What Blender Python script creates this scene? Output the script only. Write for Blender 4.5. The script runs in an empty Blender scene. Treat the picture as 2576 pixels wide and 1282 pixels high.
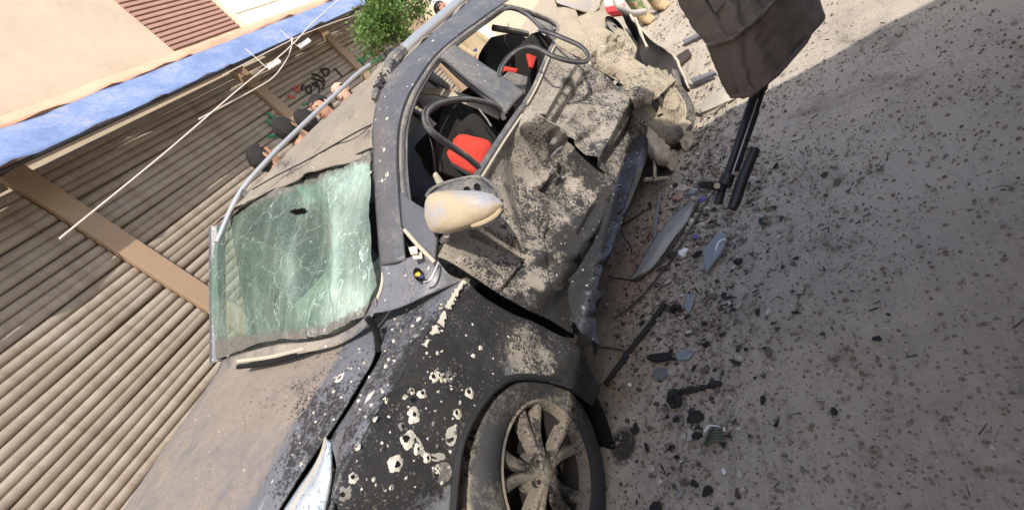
import bpy, bmesh, math, random
import numpy as np
from mathutils import Vector, Matrix, noise as mnoise
random.seed(7)
scene = bpy.context.scene
coll = scene.collection
R = math.radians

# ------------------------------------------------------------------ camera
CAM = np.array([2.06, -0.427, 1.464])
PAN, TILT, ROLL, FOC, PX, PY = R(135.14), R(-21.12), R(46.82), 1100.0, 1273.0, 641.0
FW = np.array([math.cos(TILT)*math.cos(PAN), math.cos(TILT)*math.sin(PAN), math.sin(TILT)])
_r = np.cross(FW, [0, 0, 1]); _r /= np.linalg.norm(_r); _d = np.cross(FW, _r)
RT = math.cos(ROLL)*_r + math.sin(ROLL)*_d
DN = -math.sin(ROLL)*_r + math.cos(ROLL)*_d
cam_data = bpy.data.cameras.new('camera'); cam = bpy.data.objects.new('camera', cam_data); coll.objects.link(cam)
cam_data.sensor_width = 36.0; cam_data.lens = 36.0*FOC/2576.0; cam_data.shift_x = 15.0/2576.0
cam_data.clip_start = 0.05; cam_data.clip_end = 400
cam.matrix_world = Matrix(((RT[0], -DN[0], -FW[0], CAM[0]), (RT[1], -DN[1], -FW[1], CAM[1]), (RT[2], -DN[2], -FW[2], CAM[2]), (0, 0, 0, 1)))
scene.camera = cam

# ------------------------------------------------------------------ sky and sun
SUN = Vector((0.60, -0.36, 0.71)).normalized()          # towards the sun
world = bpy.data.worlds.new('World'); scene.world = world; world.use_nodes = True
wn = world.node_tree; wn.nodes.clear()
sky = wn.nodes.new('ShaderNodeTexSky'); sky.sky_type = 'NISHITA'; sky.sun_disc = False
sky.sun_elevation = math.asin(SUN.z); sky.sun_rotation = math.atan2(SUN.x, SUN.y); sky.dust_density = 2.5; sky.air_density = 1.0
bg = wn.nodes.new('ShaderNodeBackground'); bg.inputs[1].default_value = 0.15
wo = wn.nodes.new('ShaderNodeOutputWorld')
wn.links.new(sky.outputs[0], bg.inputs[0]); wn.links.new(bg.outputs[0], wo.inputs[0])
sun_data = bpy.data.lights.new('sun', 'SUN'); sun_data.energy = 3.5; sun_data.angle = R(0.53); sun_data.color = (1.0, 0.93, 0.82)
sun = bpy.data.objects.new('sun', sun_data); coll.objects.link(sun)
sun.rotation_euler = SUN.to_track_quat('Z', 'Y').to_euler(); sun.location = (6, -4, 9)
scene.view_settings.view_transform = 'Standard'; scene.view_settings.look = 'None'
scene.view_settings.exposure = 0.64; scene.view_settings.gamma = 1.0
scene.view_settings.use_curve_mapping = False

# ------------------------------------------------------------------ helpers
def ray(px, py):
    return FW + RT*(px-PX)/FOC + DN*(py-PY)/FOC
def at(px, py, x=None, y=None, z=None, dep=None):
    """the point of the place seen at a pixel of the photograph, at a known distance along one axis"""
    v = ray(px, py)
    if x is not None: t = (x-CAM[0])/v[0]
    elif y is not None: t = (y-CAM[1])/v[1]
    elif z is not None: t = (z-CAM[2])/v[2]
    else: t = dep
    return CAM + v*t
def pj(P):
    q = np.asarray(P, float) - CAM; z = q@FW
    return PX+FOC*(q@RT)/z, PY+FOC*(q@DN)/z
ORI = {}
def origin(o): return ORI.get(o.name, (0, 0, 0)) if o is not None else (0, 0, 0)
def tag(o, label=None, cat=None, group=None, kind=None):
    if label: o['label'] = label
    if cat: o['category'] = cat
    if group: o['group'] = group
    if kind: o['kind'] = kind
    return o
def empty(name, loc, label, cat, group=None):
    o = bpy.data.objects.new(name, None); coll.objects.link(o); o.location = loc; o.empty_display_size = .1
    ORI[o.name] = tuple(float(c) for c in loc)
    return tag(o, label, cat, group)
class MB:
    def __init__(s): s.v = []; s.f = []; s.m = []
    def add(s, vs, fs, mi=0):
        b = len(s.v); s.v.extend([tuple(float(c) for c in p) for p in vs]); s.f.extend([tuple(i+b for i in f) for f in fs]); s.m.extend([mi]*len(fs)); return s
    def box(s, c, d, rot=None, mi=0):
        vs = [Vector((sx*d[0]/2, sy*d[1]/2, sz*d[2]/2)) for sx in (-1, 1) for sy in (-1, 1) for sz in (-1, 1)]
        if rot is not None: vs = [rot@p for p in vs]
        c = Vector(c)
        return s.add([p+c for p in vs], [(0, 1, 3, 2), (4, 6, 7, 5), (0, 4, 5, 1), (2, 3, 7, 6), (0, 2, 6, 4), (1, 5, 7, 3)], mi)
    def tube(s, path, r, n=8, closed=False, cap=True, mi=0):
        path = [Vector([float(c) for c in p]) for p in path]; m = len(path); rings = []
        rr = r if isinstance(r, (list, tuple)) else [r]*m
        up = None
        for i, p in enumerate(path):
            a = path[i-1] if (i or closed) else p; b = path[(i+1) % m] if (i < m-1 or closed) else p
            t = (b-a).normalized()
            if up is None:
                up = t.orthogonal().normalized()
            else:
                up = (up - t*up.dot(t)); up = up.normalized() if up.length > 1e-6 else t.orthogonal().normalized()
            w = t.cross(up)
            rings.append([p + (up*math.cos(2*math.pi*k/n)+w*math.sin(2*math.pi*k/n))*rr[i] for k in range(n)])
        vs = [q for g in rings for q in g]; fs = []
        for i in range(m if closed else m-1):
            j = (i+1) % m
            for k in range(n): fs.append((i*n+k, i*n+(k+1) % n, j*n+(k+1) % n, j*n+k))
        if cap and not closed: fs.append(tuple(range(n-1, -1, -1))); fs.append(tuple((m-1)*n+k for k in range(n)))
        return s.add(vs, fs, mi)
    def lathe(s, prof, c, axis, n=48, mi=0, closed=False):
        """prof: list of (along axis, radius)"""
        ax = Vector(axis).normalized(); u = ax.orthogonal().normalized(); w = ax.cross(u); c = Vector(c); m = len(prof); vs = []
        for a, r in prof:
            for k in range(n):
                t = 2*math.pi*k/n; vs.append(c+ax*a+(u*math.cos(t)+w*math.sin(t))*r)
        fs = []
        for i in range(m if closed else m-1):
            j = (i+1) % m
            for k in range(n): fs.append((i*n+k, i*n+(k+1) % n, j*n+(k+1) % n, j*n+k))
        return s.add(vs, fs, mi)
    def grid(s, P, mi=0, flip=False):
        P = np.asarray(P); a, b = P.shape[:2]; fs = []
        for i in range(a-1):
            for j in range(b-1):
                q = (i*b+j, i*b+j+1, (i+1)*b+j+1, (i+1)*b+j); fs.append(q[::-1] if flip else q)
        return s.add(P.reshape(-1, 3), fs, mi)
    def loft(s, rings, cap=True, mi=0):
        n = len(rings[0]); b = [q for g in rings for q in g]; fs = []
        for i in range(len(rings)-1):
            for k in range(n): fs.append((i*n+k, i*n+(k+1) % n, (i+1)*n+(k+1) % n, (i+1)*n+k))
        if cap: fs.append(tuple(range(n-1, -1, -1))); fs.append(tuple((len(rings)-1)*n+k for k in range(n)))
        return s.add(b, fs, mi)
    def prism(s, poly, h, mi=0):
        """closed polygon of 3-D points thickened by vector h"""
        n = len(poly); h = Vector(h); poly = [Vector([float(c) for c in p]) for p in poly]
        return s.add(poly+[p+h for p in poly], [tuple(range(n-1, -1, -1)), tuple(range(n, 2*n))]+[(i, (i+1) % n, n+(i+1) % n, n+i) for i in range(n)], mi)
    def build(s, name, mat, parent=None, smooth=True, label=None, dirt=None, solid=0, bevel=0, ori=None, cat=None, group=None, kind=None, sharp=42):
        me = bpy.data.meshes.new(name)
        o3 = Vector(ori) if ori is not None else Vector(origin(parent))
        me.from_pydata([Vector(p)-o3 for p in s.v], [], s.f)
        for m in (mat if isinstance(mat, (list, tuple)) else [mat]): me.materials.append(m)
        if any(s.m): me.polygons.foreach_set('material_index', s.m)
        bm = bmesh.new(); bm.from_mesh(me); bmesh.ops.recalc_face_normals(bm, faces=bm.faces) if dirt is None else None; bm.to_mesh(me); bm.free()
        if smooth: me.polygons.foreach_set('use_smooth', [True]*len(me.polygons))
        me.update()
        if smooth: me.set_sharp_from_angle(angle=R(sharp))
        ob = bpy.data.objects.new(name, me); coll.objects.link(ob)
        if dirt is not None:
            ca = me.color_attributes.new('dirt', 'FLOAT_COLOR', 'POINT')
            buf = []
            if hasattr(dirt, 'vec'): buf = dirt.vec(np.array(s.v)).ravel().tolist()
            else:
                for p in s.v: buf.extend(dirt(p))
            ca.data.foreach_set('color', buf)
        if parent is not None: ob.parent = parent; ORI[ob.name] = tuple(o3)
        else:
            ob.location = o3; ORI[ob.name] = tuple(o3)
        if solid:
            md = ob.modifiers.new('thick', 'SOLIDIFY'); md.thickness = solid; md.offset = 0
        if bevel:
            md = ob.modifiers.new('bevel', 'BEVEL'); md.width = bevel; md.segments = 2; md.limit_method = 'ANGLE'
        return tag(ob, label, cat, group, kind)
def cr1(P, n):
    """Catmull-Rom through rows of an array"""
    P = np.asarray(P, float); m = len(P)
    if m == 2:
        t = np.linspace(0, 1, n).reshape((-1,)+(1,)*(P.ndim-1)); return P[0]*(1-t)+P[1]*t
    E = np.concatenate([[2*P[0]-P[1]], P, [2*P[-1]-P[-2]]]); out = []
    for q in np.linspace(0, m-1, n):
        i = min(int(q), m-2); t = q-i; a, b, c, d = E[i:i+4]
        out.append(.5*((2*b)+(-a+c)*t+(2*a-5*b+4*c-d)*t*t+(-a+3*b-3*c+d)*t**3))
    return np.array(out)
def surf(ctrl, nu, nv):
    C = np.asarray(ctrl, float); A = cr1(C, nu)
    return np.swapaxes(cr1(np.swapaxes(A, 0, 1), nv), 0, 1)
def px_rows(rows, axis='x'):
    return [[at(q[0], q[1], **{axis: q[2]}) for q in row] for row in rows]
def fnoise(p, s, o=3, seed=0):
    v = 0; a = 1; f = s
    for _ in range(o): v += a*mnoise.noise(Vector((p[0]*f+seed, p[1]*f+seed*.7, p[2]*f-seed))); a *= .5; f *= 2.03
    return v
def dent(G, amp, freq, seed=0, o=3):
    """push a sheet in and out along its normals"""
    G = np.array(G); du = np.gradient(G, axis=0); dv = np.gradient(G, axis=1); N = np.cross(du, dv)
    N /= np.linalg.norm(N, axis=2, keepdims=True)+1e-9
    for i in range(G.shape[0]):
        for j in range(G.shape[1]): G[i, j] += N[i, j]*amp*fnoise(G[i, j], freq, o, seed)
    return G
def sm(a, b, x):
    t = min(1, max(0, (x-a)/(b-a))); return t*t*(3-2*t)

# ------------------------------------------------------------------ materials
def new_mat(name):
    m = bpy.data.materials.new(name); m.use_nodes = True; nt = m.node_tree; nt.nodes.clear()
    out = nt.nodes.new('ShaderNodeOutputMaterial'); b = nt.nodes.new('ShaderNodeBsdfPrincipled'); nt.links.new(b.outputs[0], out.inputs[0])
    return m, nt, b
def N(nt, t, **k):
    n = nt.nodes.new(t)
    for a, v in k.items(): setattr(n, a, v)
    return n
def L(nt, a, b): nt.links.new(a, b)
def mth(nt, op, a, b=None, c=None, clamp=False):
    n = nt.nodes.new('ShaderNodeMath'); n.operation = op; n.use_clamp = clamp
    for i, v in enumerate((a, b, c)):
        if v is None: continue
        if isinstance(v, (int, float)): n.inputs[i].default_value = v
        else: nt.links.new(v, n.inputs[i])
    return n.outputs[0]
def mixc(nt, f, a, b):
    n = nt.nodes.new('ShaderNodeMix'); n.data_type = 'RGBA'
    for s, v in ((0, f), (6, a), (7, b)):
        if isinstance(v, (int, float)): n.inputs[s].default_value = v
        elif isinstance(v, tuple): n.inputs[s].default_value = (*v, 1) if len(v) == 3 else v
        else: nt.links.new(v, n.inputs[s])
    return n.outputs[2]
def tnoise(nt, co, scale, detail=5, rough=.6, dist=0):
    n = nt.nodes.new('ShaderNodeTexNoise'); n.inputs['Scale'].default_value = scale; n.inputs['Detail'].default_value = detail
    n.inputs['Roughness'].default_value = rough; n.inputs['Distortion'].default_value = dist; nt.links.new(co, n.inputs['Vector']); return n.outputs[0]
def tvor(nt, co, scale, feature='F1'):
    n = nt.nodes.new('ShaderNodeTexVoronoi'); n.feature = feature; n.inputs['Scale'].default_value = scale; nt.links.new(co, n.inputs['Vector']); return n
def bump(nt, b, h, strength=.3, dist=.01):
    n = nt.nodes.new('ShaderNodeBump'); n.inputs['Strength'].default_value = strength; n.inputs['Distance'].default_value = dist
    nt.links.new(h, n.inputs['Height']); nt.links.new(n.outputs[0], b.inputs['Normal'])
def simple(name, col, rough=.7, metal=0, var=.25, scale=8, bmp=.15, dust=0.0, spec=.4):
    """one colour broken up by grain, with loose dust lying on it"""
    m, nt, b = new_mat(name); co = N(nt, 'ShaderNodeTexCoord').outputs['Object']
    n1 = tnoise(nt, co, scale, 6, .65); n2 = tnoise(nt, co, scale*9, 4, .6)
    k = mth(nt, 'ADD', mth(nt, 'MULTIPLY', mth(nt, 'SUBTRACT', n1, .5), 2*var), mth(nt, 'MULTIPLY', mth(nt, 'SUBTRACT', n2, .5), var))
    hv = N(nt, 'ShaderNodeHueSaturation'); hv.inputs['Color'].default_value = (*col, 1); L(nt, mth(nt, 'ADD', k, 1.0), hv.inputs['Value'])
    c = hv.outputs[0]
    if dust:
        df = mth(nt, 'MULTIPLY', mth(nt, 'ADD', mth(nt, 'SUBTRACT', n1, .5), mth(nt, 'ADD', mth(nt, 'MULTIPLY', mth(nt, 'SUBTRACT', n2, .5), .8), dust-.5)), 3.0)
        df = mth(nt, 'ADD', df, .5, clamp=True); c = mixc(nt, df, c, DUST)
    L(nt, c, b.inputs['Base Color']); b.inputs['Roughness'].default_value = rough; b.inputs['Metallic'].default_value = metal
    b.inputs['Specular IOR Level'].default_value = spec
    if bmp: bump(nt, b, mth(nt, 'ADD', n1, n2), bmp, .006)
    return m
DUST = (.300, .264, .220)
def paint(name, base=(.118, .122, .140), dustcol=DUST, rough=.42):
    """car paint; the vertex layer 'dirt' holds R dust and some sun spots, G soot and some shade, B spatter, A bare chips"""
    m, nt, b = new_mat(name); co = N(nt, 'ShaderNodeTexCoord').outputs['Object']
    at_ = N(nt, 'ShaderNodeAttribute', attribute_name='dirt'); sp = N(nt, 'ShaderNodeSeparateColor'); L(nt, at_.outputs['Color'], sp.inputs[0])
    d, s, t, al = sp.outputs[0], sp.outputs[1], sp.outputs[2], at_.outputs['Alpha']
    n1 = tnoise(nt, co, 5, 6, .68, .4); n2 = tnoise(nt, co, 55, 4, .7); n3 = tnoise(nt, co, 11, 6, .72, .6); n4 = tnoise(nt, co, 130, 2, .6)
    c1 = lambda v, k: mth(nt, 'MULTIPLY', mth(nt, 'SUBTRACT', v, .5), k)
    base2 = mixc(nt, mth(nt, 'MULTIPLY', n2, .35), base, tuple(min(1, x*1.9+.03) for x in base))
    dm = mth(nt, 'ADD', mth(nt, 'ADD', mth(nt, 'MULTIPLY', d, 2.0), -1.0), mth(nt, 'ADD', c1(n1, 2.0), c1(n2, 1.3)))
    dm = mth(nt, 'MULTIPLY', mth(nt, 'ADD', mth(nt, 'MULTIPLY', dm, 1.3), .5, clamp=True), mth(nt, 'MULTIPLY', d, 1.8, clamp=True))
    dm = mth(nt, 'MULTIPLY', dm, .93)
    dcol = mixc(nt, n3, tuple(x*.62 for x in dustcol), tuple(min(1, x*1.25) for x in dustcol))
    col = mixc(nt, dm, base2, dcol)
    smk = mth(nt, 'ADD', mth(nt, 'ADD', mth(nt, 'MULTIPLY', s, 2.0), -1.0), mth(nt, 'ADD', c1(n3, 2.2), c1(n2, 2.2)))
    smk = mth(nt, 'MULTIPLY', mth(nt, 'ADD', mth(nt, 'MULTIPLY', smk, 1.8), .5, clamp=True), mth(nt, 'MULTIPLY', s, 2.2, clamp=True))
    col = mixc(nt, mth(nt, 'MULTIPLY', smk, .96), col, (.011, .011, .012))
    t = mth(nt, 'MULTIPLY', t, mth(nt, 'ADD', .12, mth(nt, 'MULTIPLY', mth(nt, 'SUBTRACT', n1, .36), 5.0, clamp=True)))
    t = mth(nt, 'MULTIPLY', t, 1.25)
    vb = tvor(nt, co, 24); cb = N(nt, 'ShaderNodeSeparateColor'); L(nt, vb.outputs['Color'], cb.inputs[0])
    fb = mth(nt, 'MULTIPLY', mth(nt, 'SUBTRACT', mth(nt, 'MULTIPLY', mth(nt, 'MULTIPLY', t, .55), mth(nt, 'POWER', cb.outputs[0], 1.6)), mth(nt, 'ADD', vb.outputs['Distance'], c1(n2, .12))), 22, clamp=True)
    col = mixc(nt, mth(nt, 'MULTIPLY', fb, .55), col, (.03, .031, .038))
    for sc, k in ((52, .44), (95, .68), (170, .72)):
        v = tvor(nt, co, sc); cs = N(nt, 'ShaderNodeSeparateColor'); L(nt, v.outputs['Color'], cs.inputs[0])
        thr = mth(nt, 'MULTIPLY', mth(nt, 'MULTIPLY', t, k), mth(nt, 'MULTIPLY', mth(nt, 'POWER', cs.outputs[0], 1.1), mth(nt, 'ADD', .35, mth(nt, 'MULTIPLY', n3, 1.7))))
        f = mth(nt, 'MULTIPLY', mth(nt, 'SUBTRACT', thr, mth(nt, 'ADD', v.outputs['Distance'], c1(n2, .3))), 12, clamp=True)
        col = mixc(nt, mth(nt, 'MULTIPLY', f, .84), col, (.022, .022, .025))
    gsp = mth(nt, 'MULTIPLY', mth(nt, 'SUBTRACT', mth(nt, 'ADD', n4, c1(n3, .5)), .63), 9, clamp=True)
    col = mixc(nt, mth(nt, 'MULTIPLY', mth(nt, 'MULTIPLY', gsp, .55), mth(nt, 'ADD', smk, .10, clamp=True)), col, (.30, .275, .24))
    v = tvor(nt, co, 60); cs = N(nt, 'ShaderNodeSeparateColor'); L(nt, v.outputs['Color'], cs.inputs[0])
    f = mth(nt, 'MULTIPLY', mth(nt, 'GREATER_THAN', mth(nt, 'ADD', cs.outputs[1], mth(nt, 'MULTIPLY', al, .25)), 1.0),
            mth(nt, 'MULTIPLY', mth(nt, 'SUBTRACT', .24, mth(nt, 'ADD', v.outputs['Distance'], c1(n2, 1.3))), 9, clamp=True), clamp=True)
    col = mixc(nt, f, col, (.62, .60, .56))
    L(nt, col, b.inputs['Base Color'])
    dirt = mth(nt, 'MAXIMUM', dm, smk)
    L(nt, mth(nt, 'ADD', mth(nt, 'MULTIPLY', dirt, .45), mth(nt, 'ADD', rough, c1(n2, .3)), clamp=True), b.inputs['Roughness'])
    b.inputs['Specular IOR Level'].default_value = .42
    bump(nt, b, mth(nt, 'ADD', n2, mth(nt, 'MULTIPLY', n4, .6)), .25, .004)
    return m
M = {}
M['paint'] = paint('dusty_car_paint')
M['pillar'] = paint('pillar_paint', (.074, .076, .086))
M['paint_top'] = paint('filmed_car_paint', (.105, .110, .128), (.245, .205, .172))
M['roof_paint'] = paint('filmed_roof_paint', (.07, .068, .068), (.255, .222, .180))
M['cap'] = paint('mirror_cap_paint', (.25, .265, .32), (.43, .345, .225), .3)
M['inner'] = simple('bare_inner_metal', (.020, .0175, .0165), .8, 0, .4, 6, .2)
M['paint_tan'] = paint('tan_caked_paint', (.10, .095, .09), (.36, .305, .228))
M['rubber'] = simple('rubber_seal', (.10, .10, .105), .6, 0, .35, 14, .1, .28)
M['seal_dark'] = simple('dark_rubber', (.02, .02, .022), .6, 0, .35, 14, .1, .12)
M['black_plastic'] = simple('black_plastic', (.016, .016, .018), .65, 0, .4, 10, .15)
M['plastic_dusty'] = simple('dusty_plastic', (.10, .10, .105), .6, 0, .35, 9, .15, .42)
M['rail'] = simple('brushed_rail', (.50, .51, .54), .38, .6, .12, 12, .05, .22)
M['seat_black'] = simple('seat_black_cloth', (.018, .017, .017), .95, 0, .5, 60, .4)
M['seat_red'] = simple('seat_red_cloth', (.50, .045, .03), .9, 0, .35, 40, .35)
M['cream'] = simple('cream_trim', (.42, .38, .31), .8, 0, .2, 9, .1)
M['chip'] = simple('bare_primer', (.52, .49, .43), .7, 0, .2, 40, .3)
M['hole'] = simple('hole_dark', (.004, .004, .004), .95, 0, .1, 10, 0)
M['rim'] = paint('alloy_rim', (.055, .052, .05), (.20, .172, .142), .6)
M['tyre'] = paint('tyre_rubber', (.019, .020, .023), (.29, .262, .215), .75)
M['steel'] = simple('dark_steel', (.045, .045, .05), .45, .7, .35, 12, .2)
M['blue_metal'] = paint('rocker_paint', (.045, .050, .064))
M['cloth_white'] = simple('pale_film', (.42, .41, .38), .5, 0, .2, 4, .25)

# ================================================================== the setting
def ground_mat():
    m, nt, b = new_mat('dusty_ground'); co = N(nt, 'ShaderNodeNewGeometry').outputs['Position']
    n1 = tnoise(nt, co, 1.1, 8, .62, .5); n2 = tnoise(nt, co, 9, 8, .7); n3 = tnoise(nt, co, 70, 5, .75); n4 = tnoise(nt, co, 2.6, 6, .65, 1.0)
    c = mixc(nt, n2, (.295, .25, .205), (.60, .525, .43))
    c = mixc(nt, mth(nt, 'MULTIPLY', mth(nt, 'SUBTRACT', n1, .42), 2.6, clamp=True), c, (.53, .46, .375))
    k = mth(nt, 'MULTIPLY', mth(nt, 'SUBTRACT', n4, .56), 7, clamp=True)
    c = mixc(nt, mth(nt, 'MULTIPLY', k, .62), c, (.18, .155, .132))
    v = tvor(nt, co, 85); cs = N(nt, 'ShaderNodeSeparateColor'); L(nt, v.outputs['Color'], cs.inputs[0])
    sp = mth(nt, 'MULTIPLY', mth(nt, 'GREATER_THAN', mth(nt, 'ADD', cs.outputs[0], mth(nt, 'MULTIPLY', mth(nt, 'SUBTRACT', n4, .5), 1.2)), .86), mth(nt, 'MULTIPLY', mth(nt, 'SUBTRACT', .42, v.outputs['Distance']), 8, clamp=True))
    c = mixc(nt, mth(nt, 'MULTIPLY', sp, .42), c, (.09, .078, .068))
    sp2 = mth(nt, 'MULTIPLY', mth(nt, 'GREATER_THAN', cs.outputs[1], .9), mth(nt, 'MULTIPLY', mth(nt, 'SUBTRACT', .4, v.outputs['Distance']), 8, clamp=True))
    c = mixc(nt, mth(nt, 'MULTIPLY', sp2, .8), c, (.48, .45, .40))
    c = mixc(nt, mth(nt, 'MULTIPLY', mth(nt, 'SUBTRACT', n3, .54), 3.2, clamp=True), c, (.18, .158, .14))
    n6 = tnoise(nt, co, .55, 5, .6, .8); c = mixc(nt, mth(nt, 'MULTIPLY', mth(nt, 'SUBTRACT', n6, .48), 5, clamp=True), c, mixc(nt, n3, (.36, .31, .255), (.66, .575, .475)))
    mpt = N(nt, 'ShaderNodeMapping'); mpt.inputs['Scale'].default_value = (9, .7, 1); mpt.inputs['Rotation'].default_value = (0, 0, .25); L(nt, co, mpt.inputs[0]); nt_ = tnoise(nt, mpt.outputs[0], 1.3, 5, .7)
    c = mixc(nt, mth(nt, 'MULTIPLY', mth(nt, 'MULTIPLY', mth(nt, 'SUBTRACT', nt_, .55), 5, clamp=True), .55), c, (.20, .175, .155))
    # reddish soil stains beside the car, plus the tyre's shadow painted dark
    def spot(x, y, rx, ry, col, amt, c):
        s = N(nt, 'ShaderNodeSeparateXYZ'); L(nt, co, s.inputs[0])
        dx = mth(nt, 'POWER', mth(nt, 'ABSOLUTE', mth(nt, 'DIVIDE', mth(nt, 'SUBTRACT', s.outputs[0], x), rx)), 2)
        dy = mth(nt, 'POWER', mth(nt, 'ABSOLUTE', mth(nt, 'DIVIDE', mth(nt, 'SUBTRACT', s.outputs[1], y), ry)), 2)
        f = mth(nt, 'MULTIPLY', mth(nt, 'SUBTRACT', mth(nt, 'ADD', 1.0, mth(nt, 'MULTIPLY', mth(nt, 'SUBTRACT', n2, .5), 1.6)), mth(nt, 'ADD', dx, dy)), 1.6, clamp=True)
        return mixc(nt, mth(nt, 'MULTIPLY', f, amt), c, col)
    q = at(1575, 700, z=0); c = spot(q[0], q[1], .22, .42, (.30, .19, .155), .62, c)
    q = at(1550, 930, z=0); c = spot(q[0], q[1], .22, .3, (.24, .19, .135), .6, c)
    q = at(1565, 1120, z=0); c = spot(q[0], q[1], .07, .09, (.018, .018, .022), .9, c)
    q = at(1600, 430, z=0); c = spot(q[0], q[1], .3, .5, (.26, .17, .14), .5, c)
    L(nt, c, b.inputs['Base Color']); b.inputs['Roughness'].default_value = .95; b.inputs['Specular IOR Level'].default_value = .2
    bump(nt, b, mth(nt, 'ADD', mth(nt, 'MULTIPLY', n2, 1.2), mth(nt, 'ADD', n3, mth(nt, 'MULTIPLY', sp, .8))), .85, .012)
    return m
def axis_steps(a, b, f0, f1, fine, coarse):
    xs = []; v = a
    while v < b-1e-6:
        xs.append(v); v += fine if f0 <= v < f1 else (coarse if abs(v-f0) > 6 or True else fine)
    xs.append(b); return xs
xs = [-150, -60, -25, -12, -6, -3, -1.5, -.4] + list(np.arange(0.2, 3.0, .045)) + [3.2, 4, 6, 12, 25, 60, 150]
ys = [-150, -60, -25, -10, -5, -2.5, -1.2] + list(np.arange(-.5, 5.0, .06)) + list(np.arange(5.2, 9, .3)) + [11, 15, 25, 60, 150]
g = np.zeros((len(xs), len(ys), 3))
for i, x in enumerate(xs):
    for j, y in enumerate(ys):
        near = sm(-1.2, .5, x)*sm(4.2, 2.8, x)*sm(-1.5, -.4, y)*sm(9, 6, y)
        g[i, j] = (x, y, -.012+near*(.022*fnoise((x, y, 0), 1.7, 4, 3)+.007*fnoise((x, y, 0), 11, 2, 9)) + .01*near)
M['ground'] = ground_mat()
MB().grid(g).build('ground', M['ground'], None, kind='structure')
# raised pavement on the far side of the car
M['paving'] = simple('paving', (.36, .31, .25), .9, 0, .25, 3, .3)
M['kerb'] = simple('kerb_stone', (.33, .30, .26), .9, 0, .25, 5, .3)
pv = MB().box((-9.15, 7.5, .2), (15.3, 55, .40)).build('pavement', M['paving'], None, kind='structure', smooth=False, ori=(-9.15, 7.5, 0))
for k in range(28):
    MB().box((-1.42, -6.0+k*1.0, .205), (.15, .985, .41)).build('kerb_block', M['kerb'], pv, smooth=False, bevel=.012)

# ------------------------------------------------------------------ shop front with roller shutters
YAW = R(99.1); WU = np.array([math.cos(YAW), math.sin(YAW), 0]); WN = np.array([math.sin(YAW), -math.cos(YAW), 0]); WD = WN@CAM-6.0
def W(s, z, off=0): return WN*(WD+off)+WU*s+np.array([0, 0, z])
def wpx(px, py, off=0):
    v = ray(px, py); t = (WD+off-CAM@WN)/(v@WN); return CAM+v*t
ROTW = Matrix(((WU[0], WN[0], 0), (WU[1], WN[1], 0), (0, 0, 1)))
def wbox(mb, s0, s1, z0, z1, o0, o1, mi=0):
    return mb.box(W((s0+s1)/2, (z0+z1)/2, (o0+o1)/2), (abs(s1-s0), abs(o1-o0), abs(z1-z0)), ROTW, mi)
M['render_wall'] = simple('cream_render', (.56, .47, .36), .92, 0, .15, 2, .2)
M['brick_wall'] = simple('pink_brick_wall', (.36, .215, .18), .9, 0, .3, 3, .3)
M['sign'] = simple('cream_signboard', (.80, .72, .56), .7, 0, .08, 2, .05)
M['slat'] = simple('shutter_slat_paint', (.36, .29, .22), .6, .0, .16, 2.2, .1)
def slat_mat():
    m, nt, b = new_mat('shutter_slat_paint'); geo = N(nt, 'ShaderNodeNewGeometry'); co = geo.outputs['Position']; oi = N(nt, 'ShaderNodeObjectInfo')
    mp = N(nt, 'ShaderNodeMapping'); mp.inputs['Scale'].default_value = (1, 1, .10); L(nt, co, mp.inputs[0])
    n1 = tnoise(nt, mp.outputs[0], 5, 6, .65); n2 = tnoise(nt, co, 1.6, 5, .6); n3 = tnoise(nt, co, 24, 4, .7)
    c = mixc(nt, oi.outputs['Random'], (.235, .195, .155), (.305, .258, .21)); c = mixc(nt, mth(nt, 'MULTIPLY', mth(nt, 'SUBTRACT', n1, .46), 3.2, clamp=True), c, (.17, .125, .09))
    c = mixc(nt, mth(nt, 'MULTIPLY', mth(nt, 'SUBTRACT', n2, .55), 4, clamp=True), c, (.36, .33, .29)); c = mixc(nt, mth(nt, 'MULTIPLY', mth(nt, 'SUBTRACT', n3, .62), 7, clamp=True), c, (.11, .06, .035))
    L(nt, c, b.inputs['Base Color']); b.inputs['Roughness'].default_value = .6; bump(nt, b, mth(nt, 'ADD', n3, n2), .3, .01); return m
M['slat'] = slat_mat()
M['post'] = simple('shutter_post_paint', (.30, .21, .14), .6, 0, .15, 3, .1)
M['blue'] = simple('blue_awning_cloth', (.15, .215, .40), .85, 0, .6, 2.6, .4, .30)
M['orange'] = simple('faded_orange_cloth', (.62, .33, .23), .8, 0, .22, 3.5, .3)
M['graf_black'] = simple('black_spray', (.02, .02, .02), .8); M['graf_red'] = simple('red_spray', (.52, .10, .08), .8); M['graf_green'] = simple('green_spray', (.03, .20, .10), .8)
bld = empty('shop_building', W(8, .4), 'cream shop building with brown roller shutters behind the bystanders', 'building')
mb = MB(); wbox(mb, -14, 34, 0.3, 9, -1.0, -.10); mb.build('wall', M['render_wall'], bld, smooth=False)
mb = MB(); wbox(mb, -10, 6.75, 4.40, 7.5, -.1, .20); bw = mb.build('upper_wall', simple('peach_render', (.50, .40, .31), .9, 0, .22, 1.5, .3), bld, smooth=False)
for k in range(16):
    mb = MB(); wbox(mb, 5.2, 6.72, 4.46+k*.075, 4.51+k*.075, .20, .235); mb.build('louvre_slat', M['brick_wall'], bw, smooth=False, bevel=.006)
mb = MB(); wbox(mb, 6.78, 14, 4.28, 6.6, -.1, .30); sg = mb.build('signboard', M['sign'], bld, smooth=False, bevel=.01)
for k in range(3):
    mb = MB(); wbox(mb, 6.8, 14, 4.62+k*.42, 4.635+k*.42, .301, .308); mb.build('sign_joint', M['cream'], sg, smooth=False)
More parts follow.
